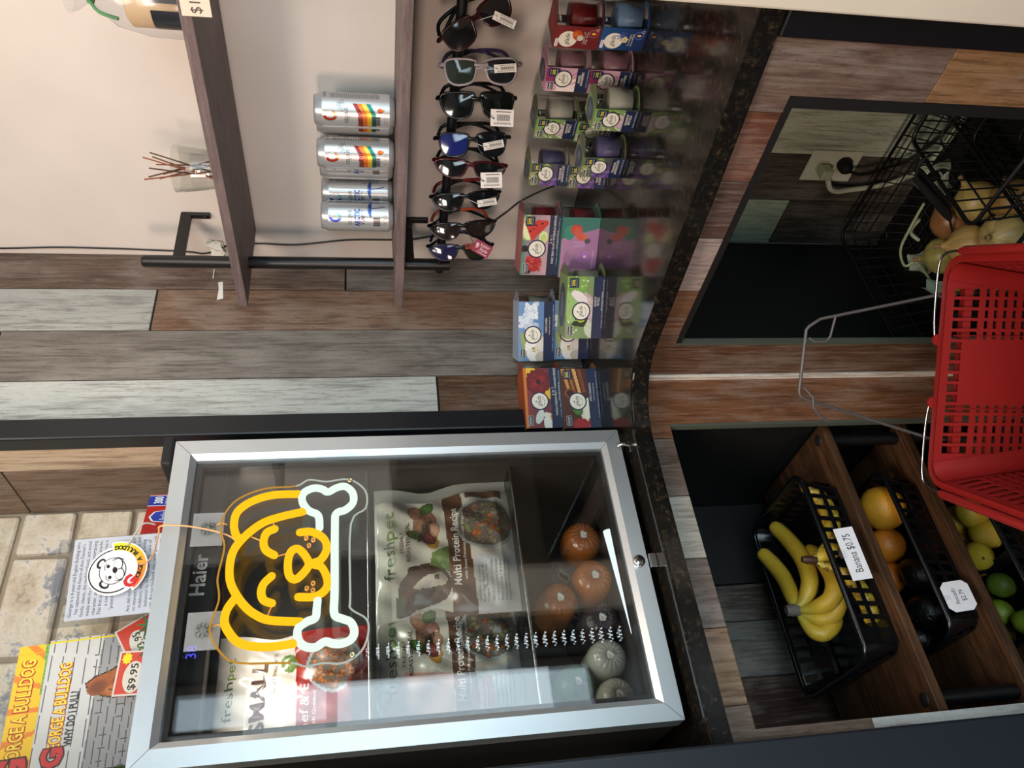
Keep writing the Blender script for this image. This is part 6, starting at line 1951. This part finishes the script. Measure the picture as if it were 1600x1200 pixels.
# local: x along the far rim (to the viewer's right), y away from the viewer, z up
def wall_fn(P0, P1, nrm):
    P0, P1, nrm = Vector(P0), Vector(P1), Vector(nrm)
    return lambda u, v, d: (P0.lerp(P1, u) + nrm * (sh_ * v - d) + V(0, 0, hz * (1 - v)))
def red_wall(nm, P0, P1, nrm, L, long_):
    fn = wall_fn(P0, P1, nrm)
    mb = MB()
    vs = [0, .07, .27, .315]
    rows = 7
    for j in range(rows):
        vs += [.36 + j * .082, .36 + j * .082 + .045]
    vs = [0, .07] + [.17] + [.29, .34] + [x for j in range(7) for x in (.375 + j * .080, .375 + j * .080 + .042)] + [.96, 1.0]
    nc_ = 16 if long_ else 10
    us = [0.0]
    for i in range(nc_):
        us += [(i + .5 - .36) / nc_ * .92 + .04, (i + .5 + .36) / nc_ * .92 + .04]
    us.append(1.0)
    mid = lambda i: .30 < (us[i] + us[i + 1]) / 2 < .70
    def hole(i, j):
        if i % 2 == 0 or i == 0: return False
        if long_ and mid(i):
            return j == 1
        if j in (1, 2): return True
        return j >= 4 and j % 2 == 0 and j < len(vs) - 2
    holed(mb, fn, us, vs, hole, .0024, RED)
    if long_:
        for u0 in (.30, .70):
            mb.tube([fn(u0, .08, -.0012), fn(u0, .95, -.0012)], .0012, 5, RED)
    mb.build(nm, M_REDPL, RB)
cz = .03
red_wall('far_side', (-Xr + cz, Yr, 0), (Xr - cz, Yr, 0), (0, -1, 0), bw, True)
red_wall('near_side', (-Xr + cz, -Yr, 0), (Xr - cz, -Yr, 0), (0, 1, 0), bw, True)
red_wall('end_side', (-Xr, -Yr + cz, 0), (-Xr, Yr - cz, 0), (1, 0, 0), bd_, False)
red_wall('end_side', (Xr, -Yr + cz, 0), (Xr, Yr - cz, 0), (-1, 0, 0), bd_, False)
for sx_, sy_, st in ((1, 1, 0), (-1, 1, 90), (-1, -1, 180), (1, -1, 270)):
    def cf(u, v, sx_=sx_, sy_=sy_, st=st, d=0):
        t = math.radians(st + u * 90)
        return (sx_ * (Xr - cz - sh_ * v) + (cz - d) * math.cos(t), sy_ * (Yr - cz - sh_ * v) + (cz - d) * math.sin(t), hz * (1 - v))
    MB().grid(cf, 6, 6, RED).grid(lambda u, v: cf(1 - u, v, d=.0024), 6, 6, RED).build('corner_panel', M_REDPL, RB)
mb = MB()
rr_ = rrect(-Xr + sh_, Xr - sh_, -Yr + sh_, Yr - sh_, .03)
mb.prism(rr_, lambda a, b, d: (a, b, d), 0.0, .003, RED)
for k in range(15):
    x = -Xr + .055 + k * (2 * Xr - .11) / 14
    mb.box(x - .0015, x + .0015, -Yr + .05, Yr - .05, .003, .0048, (.52, .07, .06))
mb.build('base', M_REDPL, RB)
mb = MB()
o1, o2 = rrect(-Xr - .012, Xr + .012, -Yr - .012, Yr + .012, cz + .010), rrect(-Xr, Xr, -Yr, Yr, cz)
n = len(o1)
vs = [(a, b, hz) for a, b in o1] + [(a, b, hz + .0015) for a, b in o2] + [(a, b, hz - .012) for a, b in rrect(-Xr - .013, Xr + .013, -Yr - .013, Yr + .013, cz + .011)]
for i in range(n):
    j = (i + 1) % n
    mb.add([vs[i], vs[j], vs[n + j], vs[n + i]], [(0, 1, 2, 3)], RED, 0, True)
    mb.add([vs[2 * n + i], vs[2 * n + j], vs[j], vs[i]], [(0, 1, 2, 3)], RED, 0, True)
mb.build('rim', M_REDPL, RB)
CH = (.72, .72, .74)
for q in (-1, 1):
    hnd = empty('handle')
    hnd.parent = RB
    Xo, Yo, zz = Xr + .018, Yr + .019, hz + .004
    for sy_ in (-1, 1):
        px = q * .056
        MB().tube(smooth([(px, sy_ * (Yo + .001), zz - .004), (q * .10, sy_ * (Yo + .002), zz), (q * (Xo - .028), sy_ * Yo, zz + .001), (q * (Xo - .006), sy_ * (Yo - .010), zz + .001), (q * Xo, sy_ * (Yo - .032), zz + .001), (q * Xo, sy_ * (Yo - .055), zz + .001)], False, 4), .0023, 8, CH).build('wire', M_CHROME, hnd)
        MB().prism([(px + .010 * math.cos(k * .449), .010 * math.sin(k * .449) - .001) for k in range(14)], lambda a, b, d: (a, sy_ * (Yr + .0125 + d), zz - .004 + b), 0, .004, RED).build('pivot_lug', M_REDPL, hnd)
        MB().lathe([(0, .0022), (.0032, .0012), (.0038, 0)], 10, CH, M=Matrix.Translation((px, sy_ * (Yr + .0168), zz - .004)) @ Matrix.Rotation(math.radians(-90 * sy_), 4, 'X')).build('rivet', M_CHROME, hnd)
    MB().tube([(q * Xo, -Yo + .050, zz + .001), (q * (Xo + .001), -Yo + .062, zz + .002), (q * (Xo + .001), Yo - .062, zz + .002), (q * Xo, Yo - .050, zz + .001)], [.0058, .0078, .0078, .0058], 10, RED).build('grip', M_REDPL, hnd)

# the next basket of the nest sits inside-out below the top one, body only
RB2 = tag(empty('shopping_basket', RB.location - V(0, 0, .036), math.radians(-44.7)), 'lower red plastic basket nested under the top one, seen through its slots', 'basket')
for ch in RB.children:
    if ch.type == 'MESH':
        c_ = ch.copy(); COL.objects.link(c_); c_.parent = RB2
so = Vector((.75, .99, 0))
ws = tag(empty('basket_stand', (.668, .905, 0)), 'bare steel wire basket stand whose tall handle rises behind the red basket', 'stand')
ST = (.40, .38, .37)
rel = lambda pts: [Vector(p) - Vector((.668, .905, 0)) for p in pts]
MB().tube(rel([(.868, .905, .005), (.866, .912, .40), (.835, .946, .640), (.826, .955, .660), (.822, .959, .665), (.745, 1.036, .671), (.740, 1.041, .668), (.735, 1.046, .655), (.680, 1.101, .40), (.660, 1.115, .005)]), .0029, 10, ST).build('handle_bow', M_STEEL, ws)
MB().tube(rel([(.812, .969, .659), (.805, .972, .650), (.806, .973, .628), (.812, .966, .620), (.837, .942, .612)]), .0023, 8, ST).build('handle_hook', M_STEEL, ws)
MB().tube(rel([(.752, 1.029, .664), (.737, 1.041, .645), (.724, 1.052, .644), (.716, 1.063, .634), (.706, 1.073, .612)]), .0023, 8, ST).build('handle_hook', M_STEEL, ws)
# base frame, front legs and the ring under the basket
c0, c1 = Vector((.868, .905, 0)), Vector((.660, 1.115, 0))
dn = Vector((-.7071, -.7071, 0)) * .30
MB().tube(rel([c0 + V(0, 0, .004), c1 + V(0, 0, .004), c1 + dn + V(0, 0, .004), c0 + dn + V(0, 0, .004)]), .004, 8, ST, closed=True).build('base_frame', M_STEEL, ws)
MB().tube(rel([c0 + dn, c0 + dn + V(0, 0, .174)]), .0035, 8, ST).build('leg', M_STEEL, ws)
MB().tube(rel([c1 + dn, c1 + dn + V(0, 0, .174)]), .0035, 8, ST).build('leg', M_STEEL, ws)
MB().tube(rel([c0 + V(0, 0, .174), c1 + V(0, 0, .174), c1 + dn + V(0, 0, .174), c0 + dn + V(0, 0, .174)]), .004, 8, ST, closed=True).build('support_ring', M_STEEL, ws)
MB().tube(rel([(c0 * .5 + c1 * .5) + V(0, 0, .174), (c0 * .5 + c1 * .5) + dn + V(0, 0, .174)]), .003, 8, ST).build('support_bar', M_STEEL, ws)

# ------------------------------------------------------------------ lamps that hang in the room, an added uplight, led strips in the shop door
for i, (x, y, z, s_, lab) in enumerate(((.75, .55, 2.57, .25, 'square ceiling lamp over the counter corner'), (-.35, .25, 2.59, .33, 'square ceiling lamp over the shop floor'))):
    e = tag(empty('ceiling_lamp', (x, y, z)), lab, 'lamp', 'ceiling lamps')
    MB().box(-s_, s_, -s_, -s_ + .02, -.015, .03, (.8, .8, .8)).box(-s_, s_, s_ - .02, s_, -.015, .03, (.8, .8, .8)).box(-s_, -s_ + .02, -s_ + .02, s_ - .02, -.015, .03, (.8, .8, .8)).box(s_ - .02, s_, -s_ + .02, s_ - .02, -.015, .03, (.8, .8, .8)).box(-s_ + .02, s_ - .02, -s_ + .02, s_ - .02, .02, .03, (.8, .8, .8)).tube([(0, 0, .03), (0, 0, 2.8 - z)], .008, 8, (.7, .7, .7)).build('housing', M_MATTE, e)
fl2 = tag(empty('added_uplight', (-1.36, .53, 0)), 'made-up uplight on a pole behind the viewer, added as body of the warm fill', 'lamp')  # invented stand for the warm fill light, out of view
MB().lathe([(0, 0), (.14, 0), (.14, .015), (.02, .03), (0, .03)], 24, (.1, .1, .1)).build('base', M_BLACK, fl2)
MB().tube([(0, 0, .03), (0, 0, 1.55)], .012, 10, (.1, .1, .1)).build('pole', M_BLACK, fl2)
MB().box(-.02, 0, -.26, .26, 1.44, 1.78, (.12, .12, .12), M=Matrix.Translation((0, 0, 1.6)) @ Matrix.Rotation(math.radians(-29), 4, 'Y') @ Matrix.Translation((0, 0, -1.6))).build('uplight_head', M_BLACK, fl2)
ls = tag(empty('led_strip', (1.476, -1.72, .75)), 'tall bar of white LED dots in rows near the shop door behind the viewer', 'led strip')
MB().box(-.085, .0035, -.006, .0, -.745, .74, (.05, .05, .055)).build('backing_bar', M_MATTE, ls)
mb = MB()
for k in range(27):
    for q in range(4):
        z_ = -.72 + k * .054
        mb.box(-.072 + q * .021, -.0665 + q * .021, .0005, .004, z_, z_ + (.017 if q % 3 else .008))
o = mb.build('led_dots', M_LEDSTRIP, ls)
